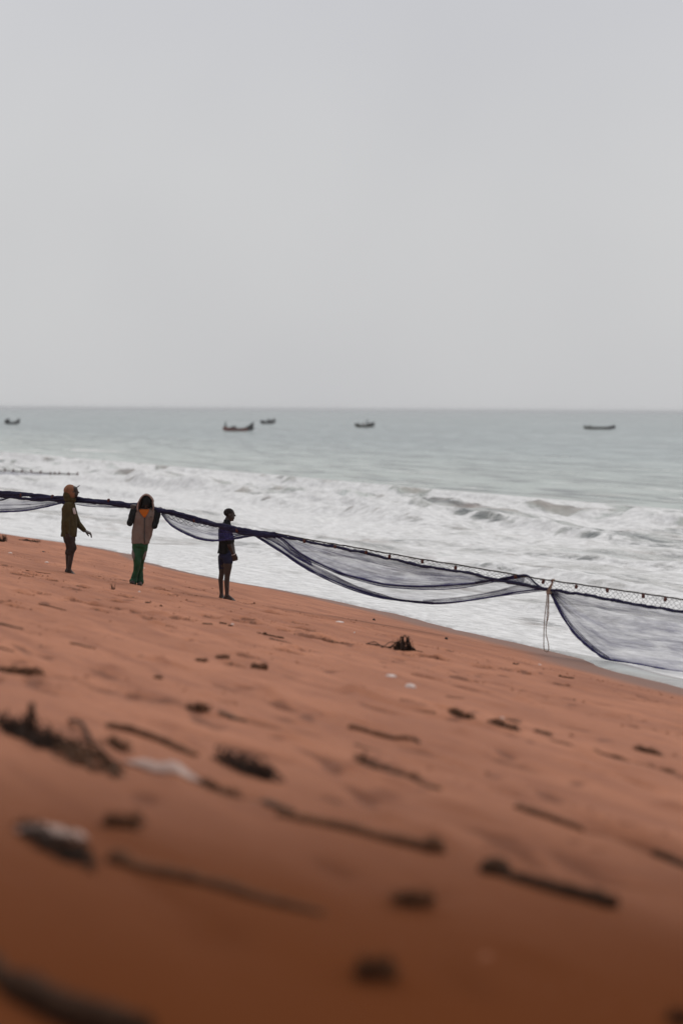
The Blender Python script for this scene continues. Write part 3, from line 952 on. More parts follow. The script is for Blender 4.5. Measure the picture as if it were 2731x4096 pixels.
# --- person in black shirt, right, behind the net
b = Body(910.6, 2391.5, 520, 2246, .816e-3, 'person with shaved head in black shirt and navy shorts standing behind the netting')
P3Y = b.o.y
mb = MB()
hp = head(mb, b.P(556, 292), V(1, .18, -.03), V(0, 0, 1), 1.02)
mb.capsule(b.P(520, 390), .056, b.P(495, 540), .066)
mb.loft(ringed(b, [(1280, 330, 600, .15, 0), (1100, 335, 590, .125, 0), (900, 330, 610, .13, 0), (680, 325, 615, .16, 0), (560, 360, 580, .14, 0), (520, 420, 560, .08, 0)]))
leg = [[(530, 1270, -.09, .092), (530, 1480, -.09, .080), (515, 1690, -.09, .055), (505, 1850, -.09, .050), (512, 2110, -.09, .036)],
       [(410, 1270, .10, .090), (395, 1480, .12, .074), (375, 1660, .13, .052), (352, 1800, .13, .048), (372, 2090, .14, .034)]]
for pts, toe in zip(leg, ((715, 2255, -.13), (440, 2195, .06))):
    pp = [(b.P(x, z, y), r) for x, z, y, r in pts]
    a = pp[-1][0]; a.z = b.zg(a.x, a.y) + .09
    limb(mb, pp)
    t = b.P(*toe); t.z = b.zg(t.x, t.y) + .015
    foot(mb, a, t, b.zg)
limb(mb, [(b.P(480, 600, -.18), .052), (b.P(578, 1000, -.22), .042), (b.P(650, 1190, -.14), .028)])
hand(mb, b.P(652, 1195, -.14), V(.35, .2, -1), V(-.2, 1, .1), .5, 1.05)
limb(mb, [(b.P(500, 600, .18), .052), (b.P(610, 990, .2), .042), (b.P(668, 1200, .03), .028)])
hand(mb, b.P(670, 1205, .03), V(.3, -.3, -1), V(-.2, -1, .1), .5, 1.05, 1)
mb.fused('body', SKIN, b.e, .007)
eyes(hp, b.e)
mb = MB()
f_ = V(1, .18, -.03).normalized(); s_ = V(0, 0, 1).cross(f_).normalized(); u_ = f_.cross(s_)
mb.ell(b.P(556, 292) + f_ * -.014 + u_ * .040, .103, .081, .084, rot=Matrix((f_, s_, u_)).transposed())
mb.fused('hair', HAIRM, b.e, .007, 2)
mb = MB()
J3 = ringed(b, [(1190, 275, 600, .175, 0), (1100, 300, 605, .168, 0), (950, 312, 625, .165, 0), (780, 305, 640, .172, 0), (640, 300, 640, .185, 0), (570, 325, 615, .17, 0), (510, 375, 590, .12, 0), (455, 420, 575, .085, 0), (405, 430, 575, .076, 0)])
mb.loft(J3, 26)
limb(mb, [(b.P(470, 590, -.17), .078), (b.P(560, 900, -.215), .064)])
limb(mb, [(b.P(500, 590, .17), .078), (b.P(590, 900, .2), .064)])
mb.fused('shirt', BLACKC, b.e, .009, 3, (.026, 8, 5, 23))
mb = MB()
mb.loft(ringed(b, [(1080, 330, 610, .15, 0), (1250, 325, 615, .165, 0), (1300, 328, 615, .16, 0)]), 22)
limb(mb, [(b.P(525, 1260, -.085), .108), (b.P(535, 1350, -.09), .100)])
limb(mb, [(b.P(412, 1270, .10), .102), (b.P(396, 1420, .12), .088), (b.P(388, 1535, .13), .078)])
mb.fused('shorts', NAVYC, b.e, .009, 3, (.022, 8, 8, 24))
mb = MB()
w0 = b.P(655, 1200, -.14); dd = V(.35, .2, -1).normalized(); s1 = dd.cross(V(0, 1, 0)).normalized(); s2 = dd.cross(s1)
mb.tube([w0 + (s1 * math.cos(2 * math.pi * i / 14) + s2 * math.sin(2 * math.pi * i / 14)) * .034 for i in range(15)], .006, 6)
mb.obj('bracelet', WHITEP, b.e)

# ------------------------------------------------------------------ the seine net
NDX = [-400, 0, 280, 590, 780, 915, 1200, 1700, 2190, 2731, 3100]
NDY = [P1Y + 3.5, P1Y + 1.9, P1Y + .25, P2Y + .12, P2Y - .35, P3Y - .65, P3Y - 1.2, P3Y - 2.9, 40.2, 38.6, 37.6]
def nd(X): return float(np.interp(X, NDX, NDY))
def NP(X, Y, off=0.0): return at_depth(X, Y, nd(X) + off)
def curve(pts, n, off=0.0, jit=0.0, seed=0):
    q = crom([(x, y, 0) for x, y in pts], n)
    r_ = random.Random(seed)
    return [NP(p.x, p.y + jit * (vnoise(p.x / 23.0, seed * 3.3, seed) - .5), off) for p in q]

HEAD_L = [(-120, 1955), (0, 1964), (105, 1975), (244, 1988), (330, 1994), (425, 2003), (500, 2014), (560, 2020), (600, 2027), (645, 2037), (700, 2049), (766, 2067), (871, 2093), (941, 2112), (1000, 2121), (1060, 2129), (1102, 2133)]
HEAD_R = [(1102, 2132), (1220, 2156.5), (1344, 2177), (1500, 2204), (1699, 2239), (1852, 2263), (2055, 2298), (2175, 2318), (2325, 2339), (2480, 2361), (2731, 2398), (2980, 2436)]
SEC = [(1102, 2140), (1166, 2153), (1242, 2168.6), (1319, 2183.5), (1414, 2202.7), (1500, 2220.5), (1632, 2252), (1707, 2266), (1852, 2288), (1997, 2321), (2090, 2339), (2175, 2356), (2233, 2363), (2348, 2383), (2451, 2401), (2594, 2427), (2731, 2449), (2980, 2492)]
tie = NP(2192, 2358)
base_ = Vector((tie.x, tie.y, gz(tie.x, tie.y)))
net = empty('fishing_net', base_)
tag(net, 'long indigo fishing net carried along the beach, sagging in pockets below its float line', 'fishing net')
bpy.context.view_layer.update()
def netpart(mbx, name, mat, kind=None, parent=None):
    mbx.v = [v - base_ for v in mbx.v]
    o = mbx.obj(name, mat, parent or net)
    if kind: o['kind'] = kind
    return o
rn = random.Random(11)
# float line and the heavier rope below it
mb = MB(); q = curve(HEAD_R, 150, 0, 2); mb.tube(q, .013, 6, 1, .15, rn); netpart(mb, 'headline_rope', ROPEG)
mb = MB(); q = curve(SEC, 190, 0, 7, 5); mb.tube(q, [.021 * (1 + .5 * vnoise(i / 2.2, 3, 9)) for i in range(190)], 7, 1, .25, rn); netpart(mb, 'netting_rope', NAVYD)
# netting gathered into a thick bundle where it is carried
mb = MB()
for k in range(13):
    ph_ = rn.uniform(0, 6.3); rad = rn.uniform(.014, .026)
    pts = crom([(x, y, 0) for x, y in HEAD_L], 110)
    out = []
    for i, p in enumerate(pts):
        th = 24 if p.x < 300 else (15 if p.x < 560 else 14)
        if p.x > 950: th = 16 + (p.x - 950) * .05
        if 560 < p.x < 660: th = 14
        o_ = (.5 + .5 * math.sin(i * .16 + ph_) * .9) * th + 7 * (float(vnoise(i / 3.1, k, 5)) - .5)
        out.append(NP(p.x, p.y + o_ - 1, .03 * math.cos(i * .16 + ph_)))
    mb.tube(out, [rad * (1 + .7 * (float(vnoise(i / 2.0, k, 6)) - .5)) for i in range(110)], 6, 1, .2, rn)
netpart(mb, 'gathered_netting', NAVYD)

def interp2(pts, n):
    return [(p.x, p.y) for p in crom([(x, y, 0) for x, y in pts], n)]

def wide_mesh(top, bot, cell, rows, rad, name='wide_mesh_netting', jit=.12):
    L_ = sum(math.hypot(top[i + 1][0] - top[i][0], top[i + 1][1] - top[i][1]) for i in range(len(top) - 1))
    n = max(4, int(L_ / cell))
    A = interp2(top, 2 * n + 1); B = interp2(bot, 2 * n + 1)
    r_ = random.Random(int(top[0][0]) + 3)
    node = {}
    for r in range(rows + 1):
        for c in range(n + 1):
            i = min(2 * n, 2 * c + (r % 2))
            f_ = r / rows
            x = A[i][0] * (1 - f_) + B[i][0] * f_ + r_.uniform(-jit, jit) * cell * (0 < r < rows)
            y = A[i][1] * (1 - f_) + B[i][1] * f_ + r_.uniform(-jit, jit) * cell * (0 < r < rows)
            node[r, c] = NP(x, y, .05 * math.sin(math.pi * f_) + r_.uniform(-.01, .01))
    mbx = MB()
    for r in range(rows):
        for c in range(n + 1):
            mbx.tube([node[r, c], node[r + 1, c]], rad, 3)
            c2 = c - 1 if r % 2 == 0 else c + 1
            if 0 <= c2 <= n: mbx.tube([node[r, c], node[r + 1, c2]], rad, 3)
    netpart(mbx, name, TWINE, 'stuff')
cut = lambda pts, a, c: [p for p in pts if a <= p[0] <= c]
wide_mesh(cut(HEAD_R, 1102, 3000), cut(SEC, 1102, 3000), 19, 5, .0027, jit=.2)
wide_mesh([(652, 2046), (700, 2058), (766, 2076), (871, 2103), (900, 2110)], [(660, 2066), (700, 2084), (766, 2103), (840, 2110), (900, 2120)], 20, 3, .0045)
wide_mesh([(-120, 1958), (0, 1967), (60, 1972), (120, 1980)], [(-120, 2000), (0, 1999), (60, 1988), (120, 1986)], 20, 3, .0045)

def sheet(top, bot, dens, bulge, na=90, nb=26, seed=1, edge=.9, gather=.55, strands=6, cord=.011, wr=.05):
    A = interp2(top, na); B = interp2(bot, na)
    Pm = np.zeros((nb, na, 3)); D = np.zeros((nb, na)); UVm = np.zeros((nb, na, 2))
    hs_ = np.array([max(4.0, math.hypot(A[i][0] - B[i][0], A[i][1] - B[i][1])) for i in range(na)])
    hm = np.max(hs_)
    s_ = np.cumsum([0] + [math.hypot(A[i + 1][0] - A[i][0], A[i + 1][1] - A[i][1]) for i in range(na - 1)]) / 230.0
    for i in range(na):
        for j in range(nb):
            f_ = j / (nb - 1)
            wv_ = wr * (float(vnoise(i / na * 7 + f_ * 2, f_ * 7, seed)) - .5) * 2 * math.sin(math.pi * f_)
            x = A[i][0] * (1 - f_) + B[i][0] * f_; y = A[i][1] * (1 - f_) + B[i][1] * f_
            p = NP(x, y, bulge * math.sin(math.pi * f_ * .8) + wv_)
            Pm[j, i] = p - base_
            UVm[j, i] = (s_[i], f_ * hm / 230.0)
            D[j, i] = min(1, dens * min(3.2, (hm / hs_[i]) ** gather) + edge * max(0, (f_ - .80) / .20) ** 4 * .5)
    o = grid_obj('netting_sheet', Pm, NETM, UVm, {'thread': D}, net)
    mbx = MB()
    q = [NP(x, y, bulge * math.sin(math.pi * .8) - .01) for x, y in B]
    mbx.tube(q, [cord * (1 + .6 * (float(vnoise(i / 3.0, seed, 8)) - .5)) for i in range(na)], 5)
    netpart(mbx, 'edge_cord', NAVY)
    mbx = MB(); r_ = random.Random(seed)
    for k in range(strands):                                   # folds where the net bunches up
        f0 = r_.uniform(.15, .97); f1 = min(.98, max(.05, f0 + r_.uniform(-.25, .25)))
        i0 = r_.randint(0, na // 4); i1 = r_.randint(na * 2 // 3, na - 1)
        pts = []
        for i in range(i0, i1):
            f_ = f0 + (f1 - f0) * (i - i0) / (i1 - i0) + .04 * (float(vnoise(i / 9.0, k, seed)) - .5)
            f_ = min(.99, max(.02, f_))
            x = A[i][0] * (1 - f_) + B[i][0] * f_; y = A[i][1] * (1 - f_) + B[i][1] * f_
            pts.append(NP(x, y, bulge * math.sin(math.pi * f_ * .8) - .008))
        if len(pts) > 4: mbx.tube(pts, [r_.uniform(.0012, .0024)] * len(pts), 4)
    if strands: netpart(mbx, 'fold_strand', NAVY, 'stuff')
    return o

A_ = [(1070, 2137), (1127, 2153), (1178, 2196), (1230, 2230), (1303, 2266), (1383, 2298), (1500, 2329), (1570, 2340), (1699, 2345), (1852, 2337), (1977, 2321), (2101, 2305)]
A2 = [(1070, 2139), (1120, 2156), (1170, 2202), (1225, 2237), (1300, 2273), (1383, 2306), (1500, 2339), (1600, 2353), (1732, 2358), (1852, 2351), (1997, 2324), (2110, 2306)]
B_ = [(1020, 2141), (1076, 2172), (1147, 2218), (1223, 2269), (1300, 2307), (1383, 2342), (1500, 2379), (1583, 2398), (1732, 2414), (1852, 2405), (1977, 2385), (2080, 2366), (2186, 2356)]
secL = cut(SEC, 1102, 2110)
sheet(secL, A_, .43, .10, seed=2, strands=3, cord=.016, gather=.3)
sheet(A_, A2, .42, .12, seed=3, strands=4, cord=.008, nb=8, gather=.5)
sheet(cut(SEC, 1102, 2190), B_, .15, .22, seed=4, strands=3, cord=.015, gather=.45)
# the outer fold: a loose gathered band running down to the lowest edge
Bt = [(1075, 2139), (1120, 2162), (1180, 2215), (1250, 2252), (1330, 2296), (1420, 2340), (1520, 2374), (1600, 2396), (1732, 2408)]
sheet(Bt, [(1015, 2140), (1060, 2168), (1135, 2216), (1212, 2268), (1292, 2310), (1378, 2348), (1490, 2384), (1590, 2402), (1732, 2416)], .46, .16, seed=5, strands=14, cord=.012, nb=12, gather=.4)
sheet([(1000, 2128), (1090, 2135), (1140, 2160), (1190, 2205), (1240, 2236)], [(1050, 2146), (1110, 2175), (1160, 2212), (1205, 2240), (1250, 2262)], .6, .05, na=40, nb=10, seed=6, strands=8, cord=.012)
# end folds running up to the tie
sheet([(1690, 2400), (1852, 2385), (1980, 2362), (2080, 2340), (2186, 2352)], [(1690, 2412), (1852, 2406), (1980, 2387), (2090, 2372), (2188, 2362)], .40, .16, na=50, nb=8, seed=7, strands=6, cord=.007)
sheet([(2040, 2296), (2101, 2302), (2130, 2322), (2160, 2346), (2190, 2358)], [(1960, 2326), (2020, 2330), (2080, 2342), (2130, 2352), (2188, 2364)], .34, .02, na=40, nb=12, seed=8, strands=4, cord=.006, gather=.4)
mb = MB(); mb.tube(curve([(1900, 2330), (1997, 2316), (2060, 2304), (2103, 2301), (2122, 2315), (2150, 2342), (2192, 2362)], 40), .017, 6, 1, .3, rn); netpart(mb, 'edge_cord', NAVYD)
# pocket between the middle and right-hand carriers
S3t = [(646, 2046), (700, 2058), (766, 2076), (871, 2103), (941, 2121), (1000, 2130), (1056, 2137)]
S3b = [(647, 2056), (684, 2099), (740, 2133), (796, 2155), (845, 2163), (881, 2161.5), (933, 2156), (986, 2147), (1050, 2135)]
S3m = [(648, 2054), (690, 2092), (740, 2122), (796, 2146), (850, 2156), (890, 2156), (933, 2150), (986, 2140), (1050, 2133)]
sheet(S3t, S3b, .44, .08, seed=9, strands=5, cord=.014, gather=.45)
sheet(S3m, S3b, .5, .07, seed=10, nb=8, strands=6, cord=.016, gather=.3)
sheet([(880, 2110), (941, 2125), (1000, 2134), (1056, 2138)], [(905, 2158), (950, 2143), (1000, 2138), (1056, 2140)], .3, .05, na=40, nb=10, seed=17, strands=4, cord=.010)
# left of the person in olive, and between the two hooded carriers
S4t = [(-120, 1972), (0, 1985), (105, 1992), (190, 2000), (290, 2008)]
S4b = [(-120, 2052), (0, 2048), (60, 2046), (115, 2041), (189, 2027), (255, 2011), (300, 2004)]
sheet(S4t, S4b, .42, .06, seed=11, strands=5, cord=.012, gather=.35)
sheet([(-120, 2030), (0, 2034), (115, 2028), (200, 2014), (290, 2004)], S4b, .42, .06, seed=12, nb=8, strands=4, cord=.012, gather=.3)
mb = MB(); mb.tube(curve([(-120, 2012), (0, 2001), (40, 1990), (75, 1980), (140, 1980), (240, 1990)], 40), .017, 6, 1, .3, rn); netpart(mb, 'edge_cord', NAVYD)
sheet([(285, 2003), (367, 2014), (436, 2022), (520, 2030)], [(285, 2012), (320, 2020), (367, 2026), (436, 2029), (530, 2031)], .5, .05, na=40, nb=8, seed=13, strands=4, cord=.006, gather=.2)
# the long curtain to the right of the tie, its foot in the water
S6b = [(2200, 2366), (2204, 2377), (2256, 2477), (2302, 2540), (2348, 2583), (2405, 2626), (2445, 2641), (2520, 2651), (2606, 2667), (2731, 2692), (2980, 2740)]
S6t = [(2196, 2360), (2233, 2365), (2348, 2386), (2451, 2404), (2594, 2430), (2731, 2452), (2980, 2495)]
sheet(S6t, S6b, .37, .25, na=110, nb=34, seed=14, strands=0, cord=.012, gather=.5)
S6f = [(2204, 2368), (2225, 2400), (2275, 2480), (2325, 2535), (2370, 2580), (2430, 2625)]
sheet(S6f, S6b[:7], .55, .1, na=60, nb=8, seed=15, strands=10, cord=.020, gather=.2)
# floats along the line
fm = MB(); fm.loft([(0, 0, -.036, .018, .018), (0, 0, -.033, .025, .025), (0, 0, 0, .028, .028), (0, 0, .033, .025, .025), (0, 0, .036, .018, .018)], 10)
fme = fm.mesh('float', CORK)
for (X, Y) in [(1217, 2162), (1340, 2184), (1464, 2206), (1557, 2223), (1688, 2244), (1821, 2268), (2061, 2305), (2171, 2324), (2303, 2344), (2427, 2358), (2571, 2381), (2659, 2394),
               (2800, 2414), (778, 2080), (948, 2119), (86, 1978), (211, 1984), (436, 2000)]:
    o = bpy.data.objects.new('float', fme); C.objects.link(o); o.parent = net
    o.location = NP(X, Y, -.03) - base_ + V(0, 0, -.012)
    o.rotation_euler = (rn.uniform(-.3, .3), R(12) + rn.uniform(-.25, .25), rn.uniform(0, 3))
    o.scale = (1.0, 1.0, rn.uniform(.8, 1.05))

# tan rope knotted round the net
rope = empty('rope', V(tie.x, tie.y, gz(tie.x, tie.y)))
tag(rope, 'tan doubled rope knotted on the net and hanging in a long loop to the waterline', 'rope')
rb = rope.location.copy()
def rp(pts, n, off=-.03): return [NP(p.x, p.y, off + p.z) - rb for p in crom([(a[0], a[1], a[2] if len(a) > 2 else 0) for a in pts], n)]
mb = MB()
mb.tube(rp([(2187, 2372), (2184, 2410), (2178, 2462), (2175, 2500), (2174, 2534), (2173.5, 2586), (2177, 2602), (2186, 2607.5), (2193, 2599), (2192, 2580), (2189, 2562), (2183, 2538), (2184, 2496), (2191, 2470), (2193, 2430), (2193.5, 2374)], 90), .0085, 6, 1, .15, rn)
mb.obj('hanging_loop', TAN, rope)
mb = MB()
mb.tube(rp([(2191, 2374), (2189, 2420), (2186, 2470), (2185, 2496)], 24, -.05), .0085, 6, 1, .15, rn)
mb.obj('rope_tail', TAN, rope)
mb = MB()
for k in range(4):
    c = NP(2192 + k * 1.2, 2364 + k * 3.2) - rb
    mb.tube([c + V(math.cos(a) * .035, math.sin(a) * .05, .012 * math.sin(a + k)) for a in np.linspace(0, 6.5, 14)], .0095, 6)
mb.tube(rp([(2194, 2366), (2203, 2345), (2211, 2322), (2216, 2318)], 10), .016, 6, 1, .25, rn)
mb.tube(rp([(2189, 2362), (2196, 2347), (2206, 2332), (2208, 2320)], 10), .010, 6, 1, .25, rn)
mb.obj('knot', TAN, rope)
fo_ = MB(); fo_.ell(NP(2207, 2324, -.03) - rb, .022, .022, .035); fo_.obj('float', CORK, rope)

# ------------------------------------------------------------------ second net: floats riding in the surf, far left
fl = empty('float_line', hit(90, 1896, lambda t, u: .25))
tag(fl, 'distant float line of a second net lying in the white surf at far left', 'float line')
fb = fl.location.copy()
def fp(X, Y): return at_depth(X, Y, fb.y + (X - 90) * .004) - fb
mb = MB(); mb.tube([fp(p.x, p.y) for p in crom([(-120, 1879, 0), (0, 1882, 0), (60, 1885, 0), (115, 1888, 0), (170, 1892, 0), (240, 1896, 0), (312, 1897, 0)], 60)], .035, 6, 1, .3, rn)
mb.obj('line_rope', ROPEG, fl)
mb = MB(); q0 = crom([(-120, 1885, 0), (0, 1887, 0), (115, 1892, 0), (312, 1898, 0)], 40); q1 = crom([(-120, 1903, 0), (0, 1902, 0), (115, 1900, 0), (312, 1899, 0)], 40)
gm = np.array([[[*fp(a.x, a.y * (1 - k / 5) + c.y * k / 5)] for a, c in zip(q0, q1)] for k in range(6)])
uvq = np.array([[[i * .3, k * .1] for i in range(40)] for k in range(6)])
grid_obj('netting_sheet', gm, NETM, uvq, {'thread': np.full((6, 40), .35)}, fl)
ff = MB(); ff.loft([(0, 0, -.09, .05, .05), (0, 0, -.06, .065, .065), (0, 0, .06, .065, .065), (0, 0, .11, .05, .05)], 10)
ffm = ff.mesh('float', simple('faded_float', (.15, .11, .10), .8, .2, .2, 10))
for X, Y in [(-60, 1876), (22, 1881), (54, 1883), (90, 1885), (127, 1886), (164, 1889), (203, 1894), (222, 1894), (238, 1894), (276, 1896), (311, 1896)]:
    o = bpy.data.objects.new('float', ffm); C.objects.link(o); o.parent = fl; o.location = fp(X, Y)
    o.rotation_euler = (rn.uniform(-.3, .3), rn.uniform(-.4, .4), 0)

# ------------------------------------------------------------------ boats at sea
def boat(X, Y, length, yaw, label, hull_mat, bow_mat, bow=.9, cargo=(), sheer=.3, beam=1.5):
    """open plank canoe; bow to +x, X,Y the waterline centre in the photograph"""
    p = hit(X, Y, lambda t, u: .12)
    e = empty('fishing_boat', V(p.x, p.y, .0), yaw)
    tag(e, label, 'boat', 'fishing boats off the beach')
    n, mth = 33, 9
    def sec(i):
        s_ = -1 + 2 * i / (n - 1)
        w_ = beam / 2 * max(.03, (1 - abs(s_) ** 2.6)) ** .75
        top = .30 + sheer * abs(s_) ** 2.2 + (bow * max(0, (s_ - .55) / .45) ** 1.8 if s_ > .55 else .12 * max(0, (-s_ - .6) / .4) ** 1.5)
        keel = -.28 + .55 * max(0, abs(s_) - .55) ** 1.6 + (.6 * max(0, s_ - .8))
        return s_ * length / 2 + (.35 * max(0, (s_ - .7) / .3) ** 2), w_, top, keel
    def shell(lo, hi, inset, name, mat, i0=0, i1=n):
        mbx = MB()
        for i in range(i0, i1):
            x, w_, top, keel = sec(i)
            for j in range(mth):
                a = -1 + 2 * j / (mth - 1)
                f_ = abs(a) ** .55
                z = keel + (top - keel) * abs(a) ** 1.7
                mbx.v.append(V(x, a / max(abs(a), 1e-6) * (w_ - inset) * f_ if a else 0, z + inset * .6))
        for i in range(i1 - i0 - 1):
            for j in range(mth - 1):
                q = i * mth + j; mbx.f.append((q, q + mth, q + mth + 1, q + 1))
        o = mbx.obj(name, mat, None)
        md = o.modifiers.new('s', 'SOLIDIFY'); md.thickness = .06; md.offset = 1
        dg = bpy.context.evaluated_depsgraph_get()
        me_ = bpy.data.meshes.new_from_object(o.evaluated_get(dg)); o.modifiers.clear(); o.data = me_; o.parent = e
        return o
    shell(0, 1, 0, 'hull', hull_mat, 0, 27)
    shell(0, 1, -.012, 'bow', bow_mat, 26, n)
    for sg in (-1, 1):
        mbx = MB(); mbx.tube([V(sec(i)[0], sg * sec(i)[1], sec(i)[2] + .02) for i in range(n)], .055, 6); mbx.obj('gunwale', bow_mat, e)
    for i in (6, 12, 18, 23):
        x, w_, top, keel = sec(i)
        mbx = MB(); mbx.box((x, 0, top - .14), .28, 2 * w_ - .08, .05); mbx.obj('thwart', BWOOD, e, smooth=False)
    for kind, fx, a_, h_ in cargo:
        mbx = MB(); x = fx * length / 2
        if kind == 'net_pile':
            for k in range(7):
                mbx.ell((x + rn.uniform(-a_, a_) * .6, rn.uniform(-.3, .3), .35 + rn.uniform(0, h_ * .5)), a_ * .5, .32, h_ * .45, 10, 6)
            o = mbx.fused('net_pile', BLACKC, e, .09, 2, (.1, 3, 3, 4))
        elif kind == 'engine':
            mbx.box((x, 0, .75), .3, .3, .5); mbx.box((x - .05, 0, .25), .14, .12, .9); mbx.obj('engine', BLACKC, e)
        elif kind == 'pole':
            mbx.tube([V(x, .2, .4), V(x + .08, .2, 1.1), V(x + .2, .2, h_)], .035, 6); mbx.obj('pole', BWOOD, e)
    return e, sec

def sailor(be, fx, yy, z0, length, mat, label, standing=True):
    w_ = be.matrix_basis @ V(fx * length / 2, yy, z0)
    e = empty('person', w_, rn.uniform(-.5, .5))
    tag(e, label, 'person')
    mb = MB()
    hz = .84 if standing else .22
    head(mb, V(.02, 0, hz + .72), V(1, -.4, 0))
    mb.capsule(V(0, 0, hz + .62), .055, V(0, 0, hz + .5), .07)
    mb.loft([(0, 0, hz - .02, .11, .16), (0, 0, hz + .2, .10, .15), (0, 0, hz + .42, .11, .19), (0, 0, hz + .54, .07, .12)], 16)
    for sg in (-1, 1):
        if standing: limb(mb, [(V(0, sg * .1, hz), .085), (V(.04, sg * .12, .45), .058), (V(0, sg * .13, .06), .04), (V(.16, sg * .14, .03), .03)])
        else: limb(mb, [(V(0, sg * .1, hz), .085), (V(.38, sg * .13, hz + .1), .058), (V(.42, sg * .13, -.2), .04), (V(.56, sg * .14, -.22), .03)])
        limb(mb, [(V(0, sg * .2, hz + .48), .05), (V(.12, sg * .26, hz + .22), .04), (V(.32, sg * .2, hz + .12), .03)])
        hand(mb, V(.32, sg * .2, hz + .12), V(1, 0, -.2), V(0, -sg, -.4), .4)
    mb.fused('body', SKIN, e, .016, 2)
    mb = MB()
    mb.loft([(0, 0, hz - .1, .15, .2), (0, 0, hz + .2, .14, .185), (0, 0, hz + .42, .15, .22), (0, 0, hz + .56, .08, .13)], 16)
    for sg in (-1, 1): limb(mb, [(V(0, sg * .2, hz + .48), .07), (V(.12, sg * .26, hz + .22), .058)])
    mb.fused('shirt', mat, e, .018, 2)
    mb = MB()
    for sg in (-1, 1):
        if standing: limb(mb, [(V(0, sg * .1, hz), .11), (V(.04, sg * .12, .45), .08)])
        else: limb(mb, [(V(0, sg * .1, hz), .11), (V(.36, sg * .13, hz + .1), .08)])
    mb.fused('shorts', CLOTHD, e, .018, 2)
    return e

bA, _ = boat(49, 1691, 5.6, R(52), 'dark fishing boat at the left edge of the sea, humped stern and raised bow', HULLK, HULLK, .75, [('net_pile', -.62, .9, 1.0)])
bB, _ = boat(951, 1717, 7.0, R(30), 'red fishing boat with a dark high bow, a figure at its stern', HULLR, HULLK, 1.1, [('net_pile', -.35, .9, .5)], .3)
bC, _ = boat(1070, 1690, 6.6, R(48), 'small dark fishing boat just beyond the red one, bow raised to the right', HULLK, HULLK, .9, [('net_pile', .35, 1.2, .95), ('net_pile', -.5, 1.0, .6)])
bD, _ = boat(1457, 1703, 7.2, R(46), 'dark olive fishing boat low in the water near mid picture, small crew aboard', HULLG, HULLK, .55, [('net_pile', -.75, .9, .55), ('net_pile', .55, 1.3, .7)])
bE, _ = boat(2393, 1711, 8.1, R(4), 'long low fishing boat seen broadside, alone on the right', HULLG, HULLK, .35, [('net_pile', -.6, .8, .35)], .22, 1.3)
sailor(bB, -.86, 0, .2, 7.0, CLOTHP, 'person in pale green shirt standing at the stern of the red boat')
sailor(bD, -.08, .1, .1, 7.2, HOODT, 'person in tan top seated amidships in the olive boat', False)
sailor(bD, .22, -.2, .25, 7.2, CLOTHD, 'person in dark clothes standing forward in the olive boat', True)

# ------------------------------------------------------------------ flotsam on the sand
def px_m(X, Y): return on_plain(X, Y).y / FPX
def bury(p, h): return V(p.x, p.y, gz(p.x, p.y) + h)

def stick(X1, Y1, X2, Y2, thick, mat, label, group, knot=None, twig=False, lift=0.0, bend=.04, seed=None, name='driftwood_stick', cat='driftwood', tip=.45):
    """a branch lying on the sand from one point of the beach to another; thick = its thickness in photograph pixels"""
    a = on_plain(X1, Y1); c = on_plain(X2, Y2)
    r_ = random.Random(seed if seed is not None else int(X1 * 7 + Y1))
    rad = thick / 2 * (1.75 if thick > 13 and thick < 100 else 1.0) * px_m((X1 + X2) / 2, (Y1 + Y2) / 2)
    n = 18
    d = c - a; d.z = 0
    sd_ = V(-d.y, d.x, 0).normalized() * d.length
    b1, b2 = r_.uniform(-bend, bend), r_.uniform(-bend, bend)
    pts, rr = [], []
    for i in range(n):
        f_ = i / (n - 1)
        p = a + d * f_ + sd_ * (b1 * math.sin(math.pi * f_) + b2 * math.sin(2 * math.pi * f_))
        pts.append(bury(p, rad * (.15 + .35 * math.sin(3 * f_ + b1 * 40) if thick > 13 else .55) + lift * f_))
        rr.append(rad * (1 - (1 - tip) * f_) * (.72 + .5 * r_.random()))
    o = pts[0].copy()
    mbx = MB(); mbx.tube([p - o for p in pts], rr, 8, 1, .12, r_)
    if knot is not None:
        i = int(knot * (n - 1)); mbx.ell(pts[i] - o + V(0, 0, rad * .4), rad * 1.9, rad * 1.9, rad * 1.5, 8, 6)
    if twig:
        for k in range(3):
            i = r_.randint(3, n - 4); q = pts[i] - o
            dv = (d.normalized() * r_.uniform(.2, .8) + sd_.normalized() * r_.choice([-1, 1]) * .5 + V(0, 0, r_.uniform(.2, .8))) * rad * r_.uniform(5, 9)
            mbx.tube([q, q + dv * .5, q + dv + V(0, 0, -rad)], [rad * .5, rad * .4, rad * .2], 6)
    ob = mbx.obj(name, mat, None, o)
    return tag(ob, label, cat, group)

